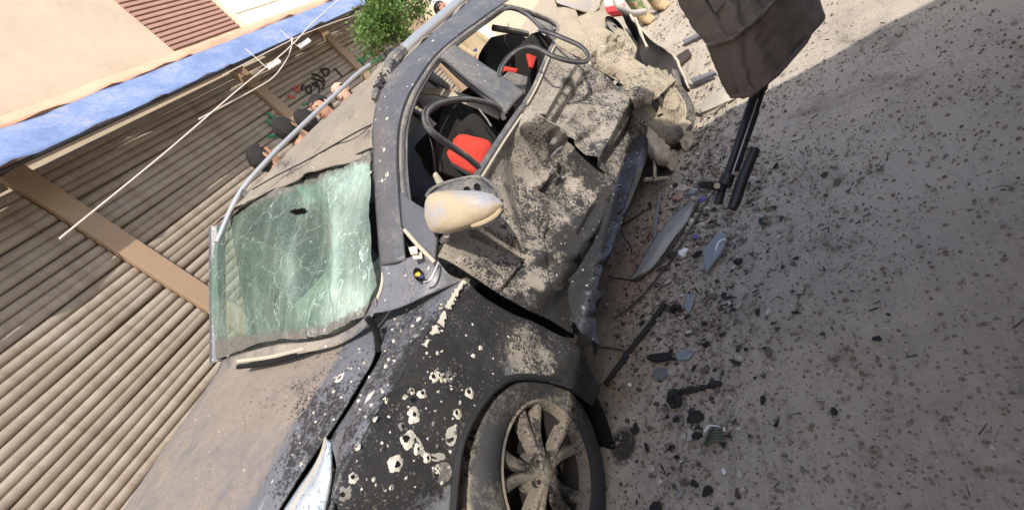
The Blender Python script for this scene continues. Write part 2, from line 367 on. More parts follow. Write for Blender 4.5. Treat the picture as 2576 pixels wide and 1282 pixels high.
def shutter(s0, s1, z0, z1, first):
    sh = empty('roller_shutter', W((s0+s1)/2, z0), first, 'shutter', 'roller shutters of the shop front')
    pitch = .100; n = int((z1-z0)/pitch); one = None
    for k in range(n):
        if one is None:
            mb = MB(); prof = [(0, .0), (.009, .016), (.026, .027), (.056, .032), (.083, .025), (.093, .011), (.098, .0)]
            mb.grid([[W(s, z0+a, b) for a, b in prof] for s in (s0, s1)])
            one = mb.build('slat', M['slat'], sh)
        else:
            o = one.copy(); coll.objects.link(o); o.parent = sh; o.location = Vector((0, 0, k*pitch))+Vector(WN)*random.uniform(-.004, .004); o.rotation_euler = (random.uniform(-.012, .012), 0, random.uniform(-.0015, .0015))
    return sh
sh1 = shutter(6.14, 8.66, .42, 4.0, 'brown roller shutter with black scrawled graffiti in its middle')
sh2 = shutter(8.96, 12.0, .42, 4.0, 'brown roller shutter behind the small tree with green and red scrawls')
sh3 = shutter(2.5, 5.86, .42, 4.0, 'roller shutter with pale green paint behind the nearest bystander')
sh4 = shutter(-1.2, 2.2, .42, 4.0, 'roller shutter at the far left end of the shop row')
for s0, s1 in ((5.88, 6.12), (8.68, 8.94), (12.02, 12.3), (2.22, 2.48), (-1.5, -1.22)):
    mb = MB(); wbox(mb, s0, s1, .4, 4.05, -.02, .09); mb.build('post', M['post'], bld, smooth=False, bevel=.008)
mb = MB(); wbox(mb, 12.32, 13.45, .4, 3.4, -.02, .05); dr = mb.build('door', simple('grey_brown_door', (.30, .26, .22), .7), bld, smooth=False)
for k in range(5):
    mb = MB(); wbox(mb, 12.4, 13.37, .55+k*.56, 1.02+k*.56, .05, .075); mb.build('door_panel', M['post'], dr, smooth=False, bevel=.01)
mb = MB(); wbox(mb, 13.7, 14.25, .4, 4.2, -.05, .28); mb.build('column', M['render_wall'], bld, smooth=False, bevel=.015)
mb = MB(); wbox(mb, 14.6, 17.5, .4, 3.5, -.05, .12); mb.build('white_panel', simple('white_painted_panel', (.78, .79, .80), .6), bld, smooth=False, bevel=.01)
def scrawl(strokes, x0, y0, sc, mat, parent, r=.014):
    for st in strokes:
        P = []; mb = MB()
        for zx, zy in st:
            q = wpx((x0+zx/sc)*.95235, (y0+zy/sc)*.95235, .047); P.append(q)
        mb.tube(cr1(np.array(P), len(P)*4), r, 5); mb.build('graffiti_stroke', mat, parent)
Z2 = (700, 180, 5.83)
scrawl([[(850, 20), (940, 10), (990, 40), (970, 100), (930, 120), (890, 70), (850, 20)], [(722, 92), (800, 108), (880, 150), (912, 200), (908, 270), (880, 322)],
        [(720, 158), (800, 178), (890, 212)], [(735, 235), (800, 222), (812, 258), (765, 272), (722, 240)], [(800, 240), (838, 300), (832, 370)],
        [(640, 295), (690, 270), (716, 320), (700, 385), (650, 372), (628, 325), (640, 295)], [(600, 258), (575, 280), (560, 332)],
        [(1060, 0), (1130, 62), (1190, 132)]], *Z2, M['graf_black'], sh1, .019)
scrawl([[(430, 320), (470, 280), (530, 300), (510, 345), (450, 340)], [(360, 410), (395, 450), (470, 440)]], *Z2, M['graf_red'], sh1, .016)
scrawl([[(580, 570), (640, 545), (700, 560), (770, 590)]], *Z2, M['graf_green'], sh1, .018)
Z3 = (920, 0, 6.41)
scrawl([[(290, 970), (330, 900), (380, 920), (440, 950)], [(120, 1040), (200, 1000), (260, 960)], [(140, 1090), (230, 1040), (330, 990)], [(320, 1160), (350, 1110), (420, 1060), (560, 960)], [(200, 990), (250, 1080), (320, 1160)], [(440, 1040), (500, 1010), (580, 940)]], *Z3, M['graf_green'], sh2, .02)
scrawl([[(430, 840), (500, 880), (560, 880), (480, 910)], [(610, 700), (690, 660), (700, 720), (630, 760)]], *Z3, M['graf_red'], sh2, .022)
scrawl([[(440, 730), (540, 800), (600, 880), (640, 960)]], *Z3, M['graf_black'], sh2, .019)
scrawl([[(30, 690), (90, 740), (150, 790)], [(30, 800), (110, 880), (190, 990)], [(60, 1060), (140, 1040), (200, 1060)]], *Z2, M['graf_green'], sh3, .03)
# awning: a sagging cloth with a faded orange head band
def awn(o0, z0, o1, z1, s0, s1, seed, n=90, m=9):
    G = np.zeros((n, m, 3))
    for i in range(n):
        s = s0+(s1-s0)*i/(n-1)
        for j in range(m):
            t = j/(m-1); fold = (.012*math.sin(s*9+seed)+.12*fnoise((s, t*.3, seed), 2.2, 3))*(.25+t)
            G[i, j] = W(s, z0+(z1-z0)*t+.03*fnoise((s, t, 5), 1.3, 2)*t, o0+(o1-o0)*t+fold)
    return G
aw = empty('shop_awning', W(4, 3.8, .5), 'blue and faded orange cloth awning above the roller shutters', 'awning')
MB().grid(awn(.42, 4.20, .80, 3.70, -9, 10.6, 1)).build('awning_cloth', M['blue'], aw, solid=.006)
MB().grid(awn(.31, 4.38, .42, 4.21, -9, 10.6, 1, 90, 4)).build('head_band', M['orange'], aw, solid=.006)
mb = MB().tube([W(-9, 3.68, .80), W(10.6, 3.68, .80)], .022, 8); mb.build('front_bar', M['steel'], aw)
for s in (-6, -2, 2, 5.9, 9.9):
    MB().tube([W(s, 3.68, .80), W(s, 3.95, .0)], .016, 6).build('arm', M['steel'], aw)
# cables and two small white lamp boxes in front of the shutters
M['cable'] = simple('pale_cable', (.62, .55, .50), .6, 0, .1)
def cable(pts, off, r, label):
    P = [wpx(a, b, off) for a, b in pts]; q = P[0]
    MB().tube(cr1(np.array(P), 8*len(P)), r, 6).build('cable', M['cable'], None, ori=q, label=label, cat='cable', group='cables across the shop front')
cable([(880, -25), (790, 55), (740, 108), (690, 153), (600, 225), (420, 380), (150, 600)], 1.1, .010, 'straight pale cable running down across the blue awning')
cable([(735, 95), (733, 118), (722, 148), (690, 192), (640, 225), (500, 300)], 1.05, .009, 'slack pale cable drooping from the lamp box in front of the shutter')
cable([(1000, 20), (900, 38), (780, 80), (672, 132), (560, 190)], .86, .008, 'thin cable strung along the lower edge of the awning')
for (a, b, c, d), lab in (((748, 116, 772, 100), 'small white lamp box hanging under the awning beside the post'), ((668, 168, 696, 152), 'white lamp box at the end of the straight cable')):
    p = wpx(a, b, 1.0); q = wpx(c, d, 1.0); root = empty('lamp_box', p, lab, 'lamp', 'lamp boxes under the awning')
    mb = MB(); v = Vector(q-p); h = Vector((0, 0, -.07)); n_ = Vector(WN)*.05
    mb.prism([Vector(p), Vector(q), Vector(q)+h, Vector(p)+h], n_); mb.build('housing', simple('lamp_white', (.8, .8, .78), .5), root, smooth=False, bevel=.006)
    MB().tube([Vector(p)+Vector((0, 0, 0)), Vector(p)+Vector((0, 0, .35))], .006, 6).build('hanger', M['cable'], root)

# ------------------------------------------------------------------ street tree behind the car
def leaf_mat():
    m, nt, b = new_mat('leaf_green'); oi = N(nt, 'ShaderNodeNewGeometry'); co = oi.outputs['Position']
    n1 = tnoise(nt, co, 3.5, 3); c = mixc(nt, mth(nt, 'MULTIPLY', mth(nt, 'SUBTRACT', n1, .35), 3, clamp=True), (.10, .20, .045), (.25, .32, .07))
    c = mixc(nt, oi.outputs['Random Per Island'], c, (.07, .155, .04)) ; L(nt, c, b.inputs['Base Color']); b.inputs['Roughness'].default_value = .6
    tr = N(nt, 'ShaderNodeBsdfTranslucent'); L(nt, c, tr.inputs[0]); mx = N(nt, 'ShaderNodeMixShader'); mx.inputs[0].default_value = .35
    out = [n for n in nt.nodes if n.type == 'OUTPUT_MATERIAL'][0]; L(nt, b.outputs[0], mx.inputs[1]); L(nt, tr.outputs[0], mx.inputs[2]); L(nt, mx.outputs[0], out.inputs[0])
    return m
M['leaf'] = leaf_mat(); M['bark'] = simple('bark', (.085, .065, .05), .95, 0, .4, 14, .6)
def tree(px_base, px_top, xx, zb, crown_r, label):
    b = at(*px_base, x=xx); t = at(*px_top, x=xx); base = Vector((b[0], b[1], zb)); top = Vector(t)
    root = empty('street_tree', base, label, 'tree'); rnd = random.Random(5)
    mb = MB(); P = [base, base.lerp(Vector(b), .5)+Vector((.03, .02, 0)), Vector(b), Vector(b).lerp(top, .45), Vector(b).lerp(top, .8)]
    mb.tube(P, [.06, .05, .042, .032, .02], 8); mb.build('trunk', M['bark'], root)
    ends = []
    for k in range(9):
        a = k*2.4; st = Vector(b).lerp(top, .15+.07*k); d = Vector((math.cos(a), math.sin(a), .75)).normalized()
        e = st+d*crown_r*(.65+.3*rnd.random()); ends += [st.lerp(e, .6), e]
        MB().tube([st, st.lerp(e, .5)+Vector((0, 0, .05)), e], [.02, .013, .006], 5).build('limb', M['bark'], root)
    cr = MB(); ctr = Vector(t)
    clumps = ends+[ctr+Vector((rnd.uniform(-1, 1), rnd.uniform(-1, 1), rnd.uniform(-.75, .8)))*crown_r*.85 for _ in range(46)]
    for c in clumps:
        rr = crown_r*rnd.uniform(.2, .36)
        for _ in range(120):
            d = Vector((rnd.gauss(0, 1), rnd.gauss(0, 1), rnd.gauss(0, .75))); p = c+d*rr*.62
            l = rnd.uniform(.035, .065)*1.25; u = Vector((rnd.gauss(0, 1), rnd.gauss(0, 1), rnd.gauss(-.3, .6))).normalized(); w = u.orthogonal().normalized(); w.rotate(Matrix.Rotation(rnd.uniform(0, 6.28), 3, u))
            cr.add([p, p+u*l*.5+w*l*.28, p+u*l, p+u*l*.5-w*l*.28], [(0, 1, 2, 3)])
    cr.build('crown', M['leaf'], root, smooth=False, kind='stuff')
tree((1003, 128), (972, 22), -2.7, .4, .62, 'small green street tree standing in front of the roller shutter')

# ------------------------------------------------------------------ vehicle-shaped blocker added out of view to shade the ground and lower car
def shade_truck():
    t = empty('shade_caster', (4.1, -1.8, 0), 'added shade caster in lorry shape, out of view behind the camera', 'shade_truck')
    white = simple('shade_truck_white', (.62, .62, .60), .5, 0, .1, 3, .05, .2); dark = M['black_plastic']
    MB().box((4.1, -1.5, 1.70), (2.2, 5.4, 2.22)).build('cargo_box', white, t, smooth=False, bevel=.03)
    MB().prism([(3.1, -4.25, .5), (3.1, -5.9, .5), (3.1, -5.9, 1.3), (3.1, -5.55, 2.1), (3.1, -4.25, 2.2)], (2.0, 0, 0)).build('cab', white, t, smooth=False, bevel=.03)
    MB().prism([(3.09, -4.45, 1.35), (3.09, -5.6, 1.35), (3.09, -5.42, 1.95), (3.09, -4.45, 2.05)], (2.02, 0, 0)).build('side_window', dark, t, smooth=False)
    MB().box((4.1, -1.6, .5), (1.0, 7.6, .16)).build('chassis', M['steel'], t, smooth=False)
    for x in (3.2, 5.0):
        for y in (-4.9, .1):
            MB().lathe([(-.12, .25), (-.12, .42), (.12, .42), (.12, .25), (.05, .2), (.05, 0)], (x, y, .42), (1, 0, 0), 28).build('wheel', dark, t)
shade_truck()

# ================================================================== the wrecked car
car = empty('wrecked_car', (0.0, 1.3, 0.0), 'wrecked dark grey car with shattered windscreen, caved doors and shrapnel holes', 'car')
BL = []   # dirt blobs, a few painting sun spots and shade, in picture pixels: channel, px, py, radius, strength
def blob(ch, *q):
    for a in q: BL.append((ch, *a))
blob(0, (1140, 555, 0, 0), (1340, 560, 70, .35), (1500, 160, 90, .5), (1560, 200, 90, .5), (1440, 260, 80, .3), (1330, 420, 70, .15), (1390, 690, 60, .35), (1300, 640, 60, .25), (1290, 835, 50, .5), (1330, 900, 60, .5), (1380, 930, 50, .4), (1250, 900, 40, .2), (950, 1190, 60, .3), (1110, 1130, 60, .3), (1480, 480, 60, .3), (1410, 770, 40, .3), (700, 960, 120, .25), (760, 900, 90, .2), (1155, 1060, 40, .8), (1180, 700, 40, .5))  # dust, with sun spots painted pale on the door middle and tyre arch
blob(1, (1440, 745, 36, 1.6), (1468, 680, 34, 1.6), (1492, 620, 32, 1.6), (1516, 562, 28, 1.5), (1545, 510, 26, 1.3), (1405, 775, 30, 1.2), (880, 290, 40, .34), (800, 362, 42, .36), (930, 335, 30, .42), (740, 430, 45, .40), (700, 400, 30, .3), (850, 240, 30, .25), (700, 1000, 60, .22), (800, 940, 40, .25), (1320, 350, 30, .3), (1290, 420, 35, .28), (1460, 420, 40, .35), (1350, 640, 35, .3), (1420, 590, 35, .28), (1300, 560, 25, .2), (1440, 215, 24, .4), (1130, 880, 95, 1.0), (1080, 960, 90, 1.0), (1160, 960, 80, .9), (1010, 1060, 80, .8), (1080, 1090, 80, .75), (950, 1170, 70, .6), (1230, 800, 60, .9), (1190, 760, 40, .7), (1000, 1230, 90, .6), (900, 1260, 90, .6), (1120, 1180, 60, .55), (1300, 780, 40, .55), (1380, 820, 45, .6), (1450, 890, 60, 1.0), (1430, 770, 50, 1.1), (1450, 700, 48, 1.1), (1485, 620, 46, 1.1), (1512, 560, 40, 1.0), (1545, 500, 40, .9), (1400, 790, 40, .6), (1460, 990, 60, .8), (1385, 470, 35, .3), (1395, 370, 25, .35), (1420, 205, 18, .55), (1395, 640, 30, .25), (1290, 650, 20, .2), (1500, 440, 40, .4), (1580, 380, 35, .4), (1270, 960, 50, .3))  # soot, plus painted shade: under the door's folded edge and the seal's shadow
blob(2, (1330, 560, 120, .7), (1420, 520, 120, .8), (1390, 640, 110, .8), (1270, 640, 70, .6), (1480, 440, 80, .7), (1300, 880, 120, .8), (1570, 180, 110, .55), (1450, 200, 80, .35), (1500, 330, 90, .55), (1560, 400, 60, .6), (1040, 850, 130, .6), (950, 1050, 130, .55), (800, 1150, 130, .55), (780, 960, 120, .2), (1150, 1100, 80, .4), (1000, 1180, 100, .4))
blob(3, (1040, 800, 120, .15), (1000, 1050, 120, .25), (960, 440, 80, .12), (970, 250, 90, .12), (1010, 700, 60, .2), (900, 980, 90, .15), (1050, 1180, 100, .3))
_br = random.Random(41)
for _ in range(46):
    u_, v_ = _br.random(), _br.random(); blob(1, ((1230+u_*90)+(v_*250), 470+u_*240-(v_-.5)*260, _br.uniform(5, 15), _br.uniform(.35, .8)))
for _ in range(26): blob(1, (_br.uniform(1400, 1600), _br.uniform(130, 330), _br.uniform(4, 11), _br.uniform(.3, .6)))
for _ in range(30): blob(0, (_br.uniform(960, 1140), _br.uniform(860, 1240), _br.uniform(8, 22), _br.uniform(.2, .5)))
def dirt_shade_f(d=0, s=0, t=0, a=.12, sk=1.0):
    def f(p):
        x, y = pj(p); o = [d, s, t, a]
        if np.dot(np.asarray(p)-CAM, FW) < .2: return o
        for ch, bx, by, r, k in BL:
            if r <= 0: continue
            e = ((x-bx)**2+(y-by)**2)/(r*r)
            if e < 9: o[ch] += k*math.exp(-e)*(sk if ch == 1 else 1)
        return [min(1.0, q) for q in o]
    def vec(P):
        q = P-CAM; z = q@FW; ok = z > .2; zz = np.where(ok, z, 1.0); x = PX+FOC*(q@RT)/zz; y = PY+FOC*(q@DN)/zz; o = np.tile(np.array([d, s, t, a], float), (len(P), 1))
        for ch, bx, by, r, k in BL:
            if r <= 0: continue
            e = ((x-bx)**2+(y-by)**2)/(r*r); o[:, ch] += np.where((e < 9) & ok, k*np.exp(-np.minimum(e, 9))*(sk if ch == 1 else 1), 0)
        return np.minimum(o, 1.0)
    f.vec = vec
    return f
def panel(name, rows, d, s, t, nu=30, nv=30, dn=(.004, 6, 1), mat='paint', axis='x', solid=.006, a=.12, label=None, parent=None, bumpf=None, sk=1.0, sharp=42):
    G = surf(px_rows(rows, axis) if axis else rows, nu, nv)
    if bumpf: G = bumpf(G)
    if dn: G = dent(G, *dn)
    return MB().grid(G).build(name, M[mat], parent or car, dirt=dirt_shade_f(d, s, t, a, sk), solid=solid, label=label, sharp=sharp), G
def mound(G, px, py, r, h, ax=(1, 0, 0)):
    G = np.array(G); ax = np.array(ax, float)
    for i in range(G.shape[0]):
        for j in range(G.shape[1]):
            x, y = pj(G[i, j]); e = ((x-px)**2+(y-py)**2)/(r*r)
            if e < 9: G[i, j] += ax*h*.62*math.exp(-e)
    return G
def pjn(G):
    q = G.reshape(-1, 3)-CAM; z = q@FW; return np.stack([PX+FOC*(q@RT)/z, PY+FOC*(q@DN)/z], 1).reshape(G.shape[0], G.shape[1], 2)
def fold(G, x0, y0, x1, y1, w, h, ax=(1, 0, 0)):
    """a sharp ridge or valley pressed along a line"""
    G = np.array(G); U = pjn(G); d = np.array([x1-x0, y1-y0], float); l = np.linalg.norm(d); d /= l; q = U-np.array([x0, y0]); t = q@d; s = np.abs(q[..., 0]*d[1]-q[..., 1]*d[0])
    over = np.maximum(0, np.maximum(-t, t-l)); k = np.maximum(0, 1-np.hypot(s, over)/w); return G+k[..., None]*h*np.array(ax)
def mounds(*ms):
    def f(G):
        for m in ms: G = fold(G, *m) if len(m) >= 6 else mound(G, *m)
        return G
    return f

# --- front door: caved in along its middle, lower edge folded under
fd_rows = [[(1101, 645, .86), (1150, 555, .87), (1212, 445, .86), (1262, 360, .85), (1312, 286, .86)],
           [(1135, 660, .875), (1190, 575, .86), (1255, 460, .83), (1300, 375, .83), (1340, 300, .90)],
           [(1185, 692, .88), (1245, 610, .84), (1315, 500, .80), (1365, 415, .80), (1398, 330, .90)],
           [(1235, 725, .89), (1300, 645, .84), (1375, 548, .81), (1430, 462, .81), (1462, 388, .88)],
           [(1290, 757, .92), (1352, 685, .89), (1425, 600, .87), (1490, 520, .87), (1520, 437, .91)],
           [(1330, 780, .935), (1392, 715, .92), (1458, 630, .91), (1512, 548, .91), (1548, 468, .935)],
           [(1375, 800, .90), (1420, 745, .85), (1478, 650, .83), (1523, 570, .83), (1556, 490, .86)],
           [(1440, 838, .90), (1455, 780, .82), (1490, 690, .79), (1535, 590, .79), (1570, 510, .80)]]
fd, FDG = panel('front_door', fd_rows, .70, .16, .40, 110, 100, (.0035, 5, 3, 4), sharp=16,
    bumpf=mounds((1318, 292, 1400, 345, 30, .055), (1400, 345, 1440, 470, 26, -.055), (1330, 330, 1395, 420, 24, -.05), (1395, 420, 1352, 470, 18, .04), (1440, 400, 1530, 480, 22, .045), (1290, 372, 1325, 520, 34, -.035), (1325, 520, 1470, 585, 26, .045), (1470, 585, 1520, 500, 20, -.045),
                 (1200, 585, 1330, 650, 24, -.05), (1330, 650, 1440, 640, 20, .04), (1160, 655, 1275, 728, 14, .04), (1275, 728, 1330, 660, 16, -.04), (1385, 590, 1400, 712, 18, -.045), (1360, 470, 1440, 520, 16, -.03), (1255, 470, 1300, 610, 22, .025)), label='caved dusty front door speckled with soot')
# --- rear door
rd_rows = [[(1316, 284, .87), (1345, 225, .855), (1370, 160, .85), (1394, 106, .86)],
           [(1352, 288, .90), (1385, 228, .875), (1412, 175, .87), (1440, 140, .89)],
           [(1400, 318, .91), (1430, 262, .89), (1458, 210, .90), (1492, 168, .94)],
           [(1450, 368, .91), (1482, 310, .91), (1512, 255, .94), (1545, 205, .98)],
           [(1492, 408, .94), (1527, 340, .96), (1556, 282, 1.00), (1585, 236, 1.04)],
           [(1525, 440, .91), (1563, 370, .93), (1592, 312, .97), (1612, 268, 1.02)],
           [(1552, 466, .90), (1590, 398, .92), (1618, 342, .96), (1634, 300, 1.01)],
           [(1568, 500, .82), (1600, 425, .84), (1628, 362, .88), (1645, 318, .92)]]
rd, RDG = panel('rear_door', rd_rows, .78, .05, .32, 84, 60, (.003, 5, 11, 4), sharp=16,
    bumpf=mounds((1490, 402, 1575, 250, 22, .05), (1400, 315, 1480, 195, 20, -.045), (1365, 288, 1440, 165, 14, .03), (1532, 402, 1605, 300, 16, -.05), (1440, 350, 1520, 300, 16, .03), (1450, 250, 1550, 215, 16, -.03)), label='pale dusty rear door with a sharp fold')
# the open seam between the two doors
MB().tube(cr1(np.array([at(*q[:2], x=q[2]-.012) for q in ((1318, 288, .86), (1352, 293, .89), (1402, 325, .89), (1455, 380, .89), (1500, 420, .91), (1552, 468, .91))]), 40), .012, 6).build('door_seam', M['seal_dark'], car)
# --- rocker panel torn loose and hanging
rk_rows = [[(1618, 318, .98), (1560, 430, .96), (1515, 560, .95), (1470, 655, .95), (1430, 730, .95), (1450, 815, .97), (1478, 848, 1.0)],
           [(1632, 325, 1.03), (1590, 435, 1.03), (1540, 560, 1.02), (1495, 665, 1.02), (1465, 740, 1.02), (1478, 820, 1.02), (1498, 860, 1.02)],
           [(1642, 330, 1.04), (1612, 440, 1.05), (1563, 562, 1.05), (1516, 678, 1.05), (1500, 745, 1.05), (1502, 830, 1.04), (1508, 868, 1.03)]]
rk, RKG = panel('rocker_panel', rk_rows, .25, .26, .4, 24, 90, (.008, 6, 21, 4), 'blue_metal', a=.3, sk=.25, bumpf=mounds((1590, 420, 1520, 640, 12, .03), (1470, 735, 1500, 745, 14, .04), (1440, 700, 1520, 660, 12, -.03), (1450, 800, 1505, 790, 12, -.03), (1540, 520, 1580, 540, 10, -.03)), label='torn blue grey rocker panel hanging loose', solid=.008)
G2 = np.array([RKG[-1], RKG[-1]+np.array([-.06, 0, -.05])]); MB().grid(surf(G2, 4, 60)).build('rocker_flange', M['seal_dark'], car, solid=.004)
# --- rear quarter, bulged outwards by the blast
rq_rows = [[(1372, -60, .70), (1402, 20, .74), (1402, 62, .78), (1396, 106, .86), (1440, 138, .89), (1500, 170, .95), (1552, 205, 1.0), (1598, 240, 1.06)],
           [(1425, -60, .74), (1432, 20, .80), (1440, 62, .84), (1452, 98, .90), (1490, 128, .96), (1540, 160, 1.02), (1580, 190, 1.06), (1612, 225, 1.10)],
           [(1480, -60, .76), (1478, 20, .83), (1492, 58, .89), (1512, 85, .97), (1545, 110, 1.03), (1572, 142, 1.07), (1600, 168, 1.1), (1622, 205, 1.13)],
           [(1520, -60, .76), (1520, 20, .84), (1540, 45, .92), (1565, 68, 1.0), (1585, 92, 1.06), (1602, 122, 1.1), (1614, 150, 1.13), (1630, 190, 1.15)]]
rq, RQG = panel('quarter_panel', rq_rows, .82, .0, .16, 84, 100, (.006, 5, 31, 4), 'paint_tan', sharp=16,
    bumpf=mounds((1425, 60, 1540, 100, 16, .05), (1460, 20, 1500, 130, 14, -.05), (1540, 100, 1620, 150, 14, -.06), (1480, 140, 1560, 110, 12, .05), (1570, 150, 1600, 230, 14, .04), (1500, 160, 1580, 200, 12, -.04), (1480, 110, 25, .03), (1510, 60, 20, .03), (1500, 118, 12, -.03), (1470, 148, 12, -.03), (1550, 110, 22, -.03), (1590, 190, 25, .03)), label='blown out rear quarter panel coated in tan dust')
# tail lamp hole with its broken lens
def ringpx(px, py, rx, ry, ang, x, n=24, sc=1.0):
    c, s = math.cos(R(ang)), math.sin(R(ang)); out = []
    for k in range(n):
        a = 2*math.pi*k/n; u, v = rx*math.cos(a)*sc, ry*math.sin(a)*sc; out.append(at(px+u*c-v*s, py+u*s+v*c, x=x))
    return out
lampc = (1538, 60)
lampc = (1546, 66); a_ = ringpx(*lampc, 15, 32, -42, 1.03); b_ = ringpx(*lampc, 12.5, 29, -42, 1.0); c_ = ringpx(*lampc, 3, 8, -42, 1.0)
MB().loft([a_, b_], cap=False).build('tail_lamp_hole', M['hole'], car)
MB().loft([b_, c_], cap=False).build('tail_lamp', simple('dull_lens', (.28, .28, .27), .3, 0, .4, 20, .3, .3), car)
# tailgate skin and pale film at the top edge of the picture
tg_rows = [[(1362, -120, .70), (1385, -40, .74), (1400, 8, .76)], [(1430, -120, .75), (1440, -40, .80), (1442, 22, .82)], [(1490, -120, .80), (1492, -40, .83), (1488, 34, .85)], [(1530, -120, .82), (1520, -40, .85), (1508, 20, .86)]]
panel('tailgate_flap', tg_rows, .55, 0, .1, 26, 26, (.012, 5, 41), 'cap', label='pale torn tailgate panel standing up behind the rear window')
# --- torn bumper skin: dark inside, pale torn lip
bp_rows = [[(1572, 22, .98), (1600, 62, 1.02), (1648, 108, 1.08), (1700, 150, 1.12), (1733, 232, 1.16)],
           [(1566, 40, .92), (1592, 78, .96), (1628, 128, 1.0), (1668, 165, 1.04), (1712, 232, 1.06)],
           [(1585, 75, .90), (1602, 110, .92), (1612, 150, .95), (1640, 185, .96), (1690, 215, .98)]]
G = surf(px_rows(bp_rows), 18, 50); G = dent(G, .02, 5, 51)
for j in range(G.shape[1]):
    k = .02*abs(fnoise((j*.31, 0, 0), 1, 3, 4)); G[0, j, 2] += k; G[0, j, 0] += k
bump_in = MB().grid(G).build('bumper_skin', M['inner'], car, solid=.006, label='torn rear bumper skin with dark inside')
MB().tube([G[0, j] for j in range(0, 50, 2)], [.006+.007*abs(math.sin(j*1.7)) for j in range(0, 50, 2)], 6).build('torn_lip', M['cream'], bump_in)
MB().tube([at(a, b, x=1.07+.01*k) for k, (a, b) in enumerate(((1598, 47), (1605, 65), (1612, 85), (1620, 103), (1628, 120)))], [.012, .008, .013, .008, .012], 7).build('torn_lip', M['cream'], bump_in)
rfl = [at(*q, x=1.12) for q in ((1688, 178), (1700, 180), (1716, 232), (1708, 240), (1694, 236))]
MB().prism(rfl, (.02, -.01, .01)).build('reflector_strip', M['plastic_dusty'], bump_in, smooth=False, bevel=.004)
MB().tube(cr1(np.array([at(*q, x=1.0) for q in ((1540, -40), (1550, 0), (1562, 22), (1590, 34), (1620, 30))]), 24), .028, 10).build('bent_tube', M['cloth_white'], car)
# dark hollow of the boot behind the torn panels
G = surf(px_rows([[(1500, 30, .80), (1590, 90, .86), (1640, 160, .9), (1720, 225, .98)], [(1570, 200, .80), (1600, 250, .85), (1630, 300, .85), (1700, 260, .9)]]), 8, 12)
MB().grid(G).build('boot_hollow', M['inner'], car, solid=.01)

# --- roof, cant rail, pillars
cr_out = [(1022, 655, .70), (1012, 570, .68), (1004, 480, .67), (1000, 395, .67), (1004, 320, .67), (1022, 255, .67), (1052, 200, .67), (1096, 140, .67), (1160, 85, .67), (1262, 12, .68), (1330, -30, .68)]
cr_in = [(958, 668, .58), (950, 580, .54), (943, 480, .50), (938, 385, .47), (940, 310, .48), (955, 240, .49), (985, 185, .51), (1030, 140, .52), (1090, 85, .53), (1175, 10, .54), (1250, -50, .55)]
mid = [((a[0]+b[0])/2, (a[1]+b[1])/2, (a[2]+b[2])/2+.018) for a, b in zip(cr_out, cr_in)]
panel('cant_rail', [cr_in, mid, cr_out], .34, .0, .16, 12, 80, (.004, 7, 61), 'pillar', a=.16, solid=.008, label='dark roof side rail and windscreen pillar with chipped paint')
# black door frame strip with peeled paint
fr_out = cr_out[1:10]; fr_in = [(1032, 520, .69), (1024, 450, .685), (1021, 390, .68), (1024, 325, .68), (1040, 265, .68), (1066, 212, .68), (1108, 152, .675), (1170, 97, .675), (1270, 24, .68)]
panel('door_frame', [[(a[0]+1, a[1], a[2]+.008) for a in fr_out], [((a[0]+b[0])/2, (a[1]+b[1])/2, a[2]+.022) for a, b in zip(fr_out, fr_in)], fr_in], .48, .15, .1, 8, 70, (.002, 9, 62), 'pillar', a=.35, solid=.008)
MB().tube(cr1(np.array([at(a[0], a[1], x=a[2]+.014) for a in fr_out]), 60), .006, 6).build('frame_gutter', M['seal_dark'], car)
MB().tube(cr1(np.array([at(a[0], a[1], x=a[2]) for a in fr_in]), 60), .009, 6).build('frame_seal', M['rubber'], car)
# roof skin: one crumpled sheet from the near rail to the far rail
near = [at(*q[:2], x=q[2]) for q in ((938, 385, .47), (945, 300, .48), (965, 225, .49), (1005, 165, .51), (1090, 85, .53), (1180, 5, .54), (1260, -60, .55))]
far0 = np.array([-1.02, 1.0, 1.84]); far1 = np.array([-.98, 3.2, 1.88]); rows = []
for i, p in enumerate(near):
    q = far0+(far1-far0)*(i/6.0); mids = []
    for t in np.linspace(0, 1, 6):
        r_ = p*(1-t)+q*t; r_[2] += .05*math.sin(math.pi*t)*(1-.3*i/6); mids.append(r_)
    rows.append(mids)
panel('roof', rows, .78, 0, .10, 60, 44, (.030, 3.6, 71, 4), 'roof_paint', axis=None, label='dust covered crumpled roof', solid=.008)
strip0 = [at(*q[:2], x=q[2]) for q in ((945, 316, .47), (900, 338, .36), (840, 372, .18), (776, 408, .0), (700, 446, -.22), (640, 480, -.42))]
MB().tube(cr1(np.array([p_+np.array([0, 0, .012]) for p_ in strip0]), 30), .004, 5).build('roof_seam', M['seal_dark'], car)
# near roof rail, bent up from its broken foot
nr = [at(*q[:2], x=q[2]) for q in ((1003, 140, .44), (1045, 98, .45), (1090, 60, .46), (1130, 25, .47), (1175, -15, .47), (1240, -70, .48))]
mb = MB(); P = cr1(np.array(nr), 30)
rings = []
for i, p in enumerate(P):
    t = (P[min(i+1, 29)]-P[max(i-1, 0)]); t = Vector(t).normalized(); sd = Vector((1, 0, 0)); sd = (sd-t*sd.dot(t)).normalized(); u = sd.cross(t)
    rings.append([Vector(p)+sd*(.022*math.cos(a))+u*(.030*math.sin(a)) for a in np.linspace(0, 2*math.pi, 12, endpoint=False)])
mb.loft(rings); rl = mb.build('roof_rail', M['rail'], car, label='silver near roof rail bent up from its foot')
ft = [at(*q[:2], x=q[2]) for q in ((1012, 130, .45), (985, 155, .47), (975, 185, .49), (972, 215, .50))]
MB().tube(cr1(np.array(ft), 12), [.034]*4+[.030]*4+[.026]*4, 8).build('rail_foot', M['plastic_dusty'], rl)
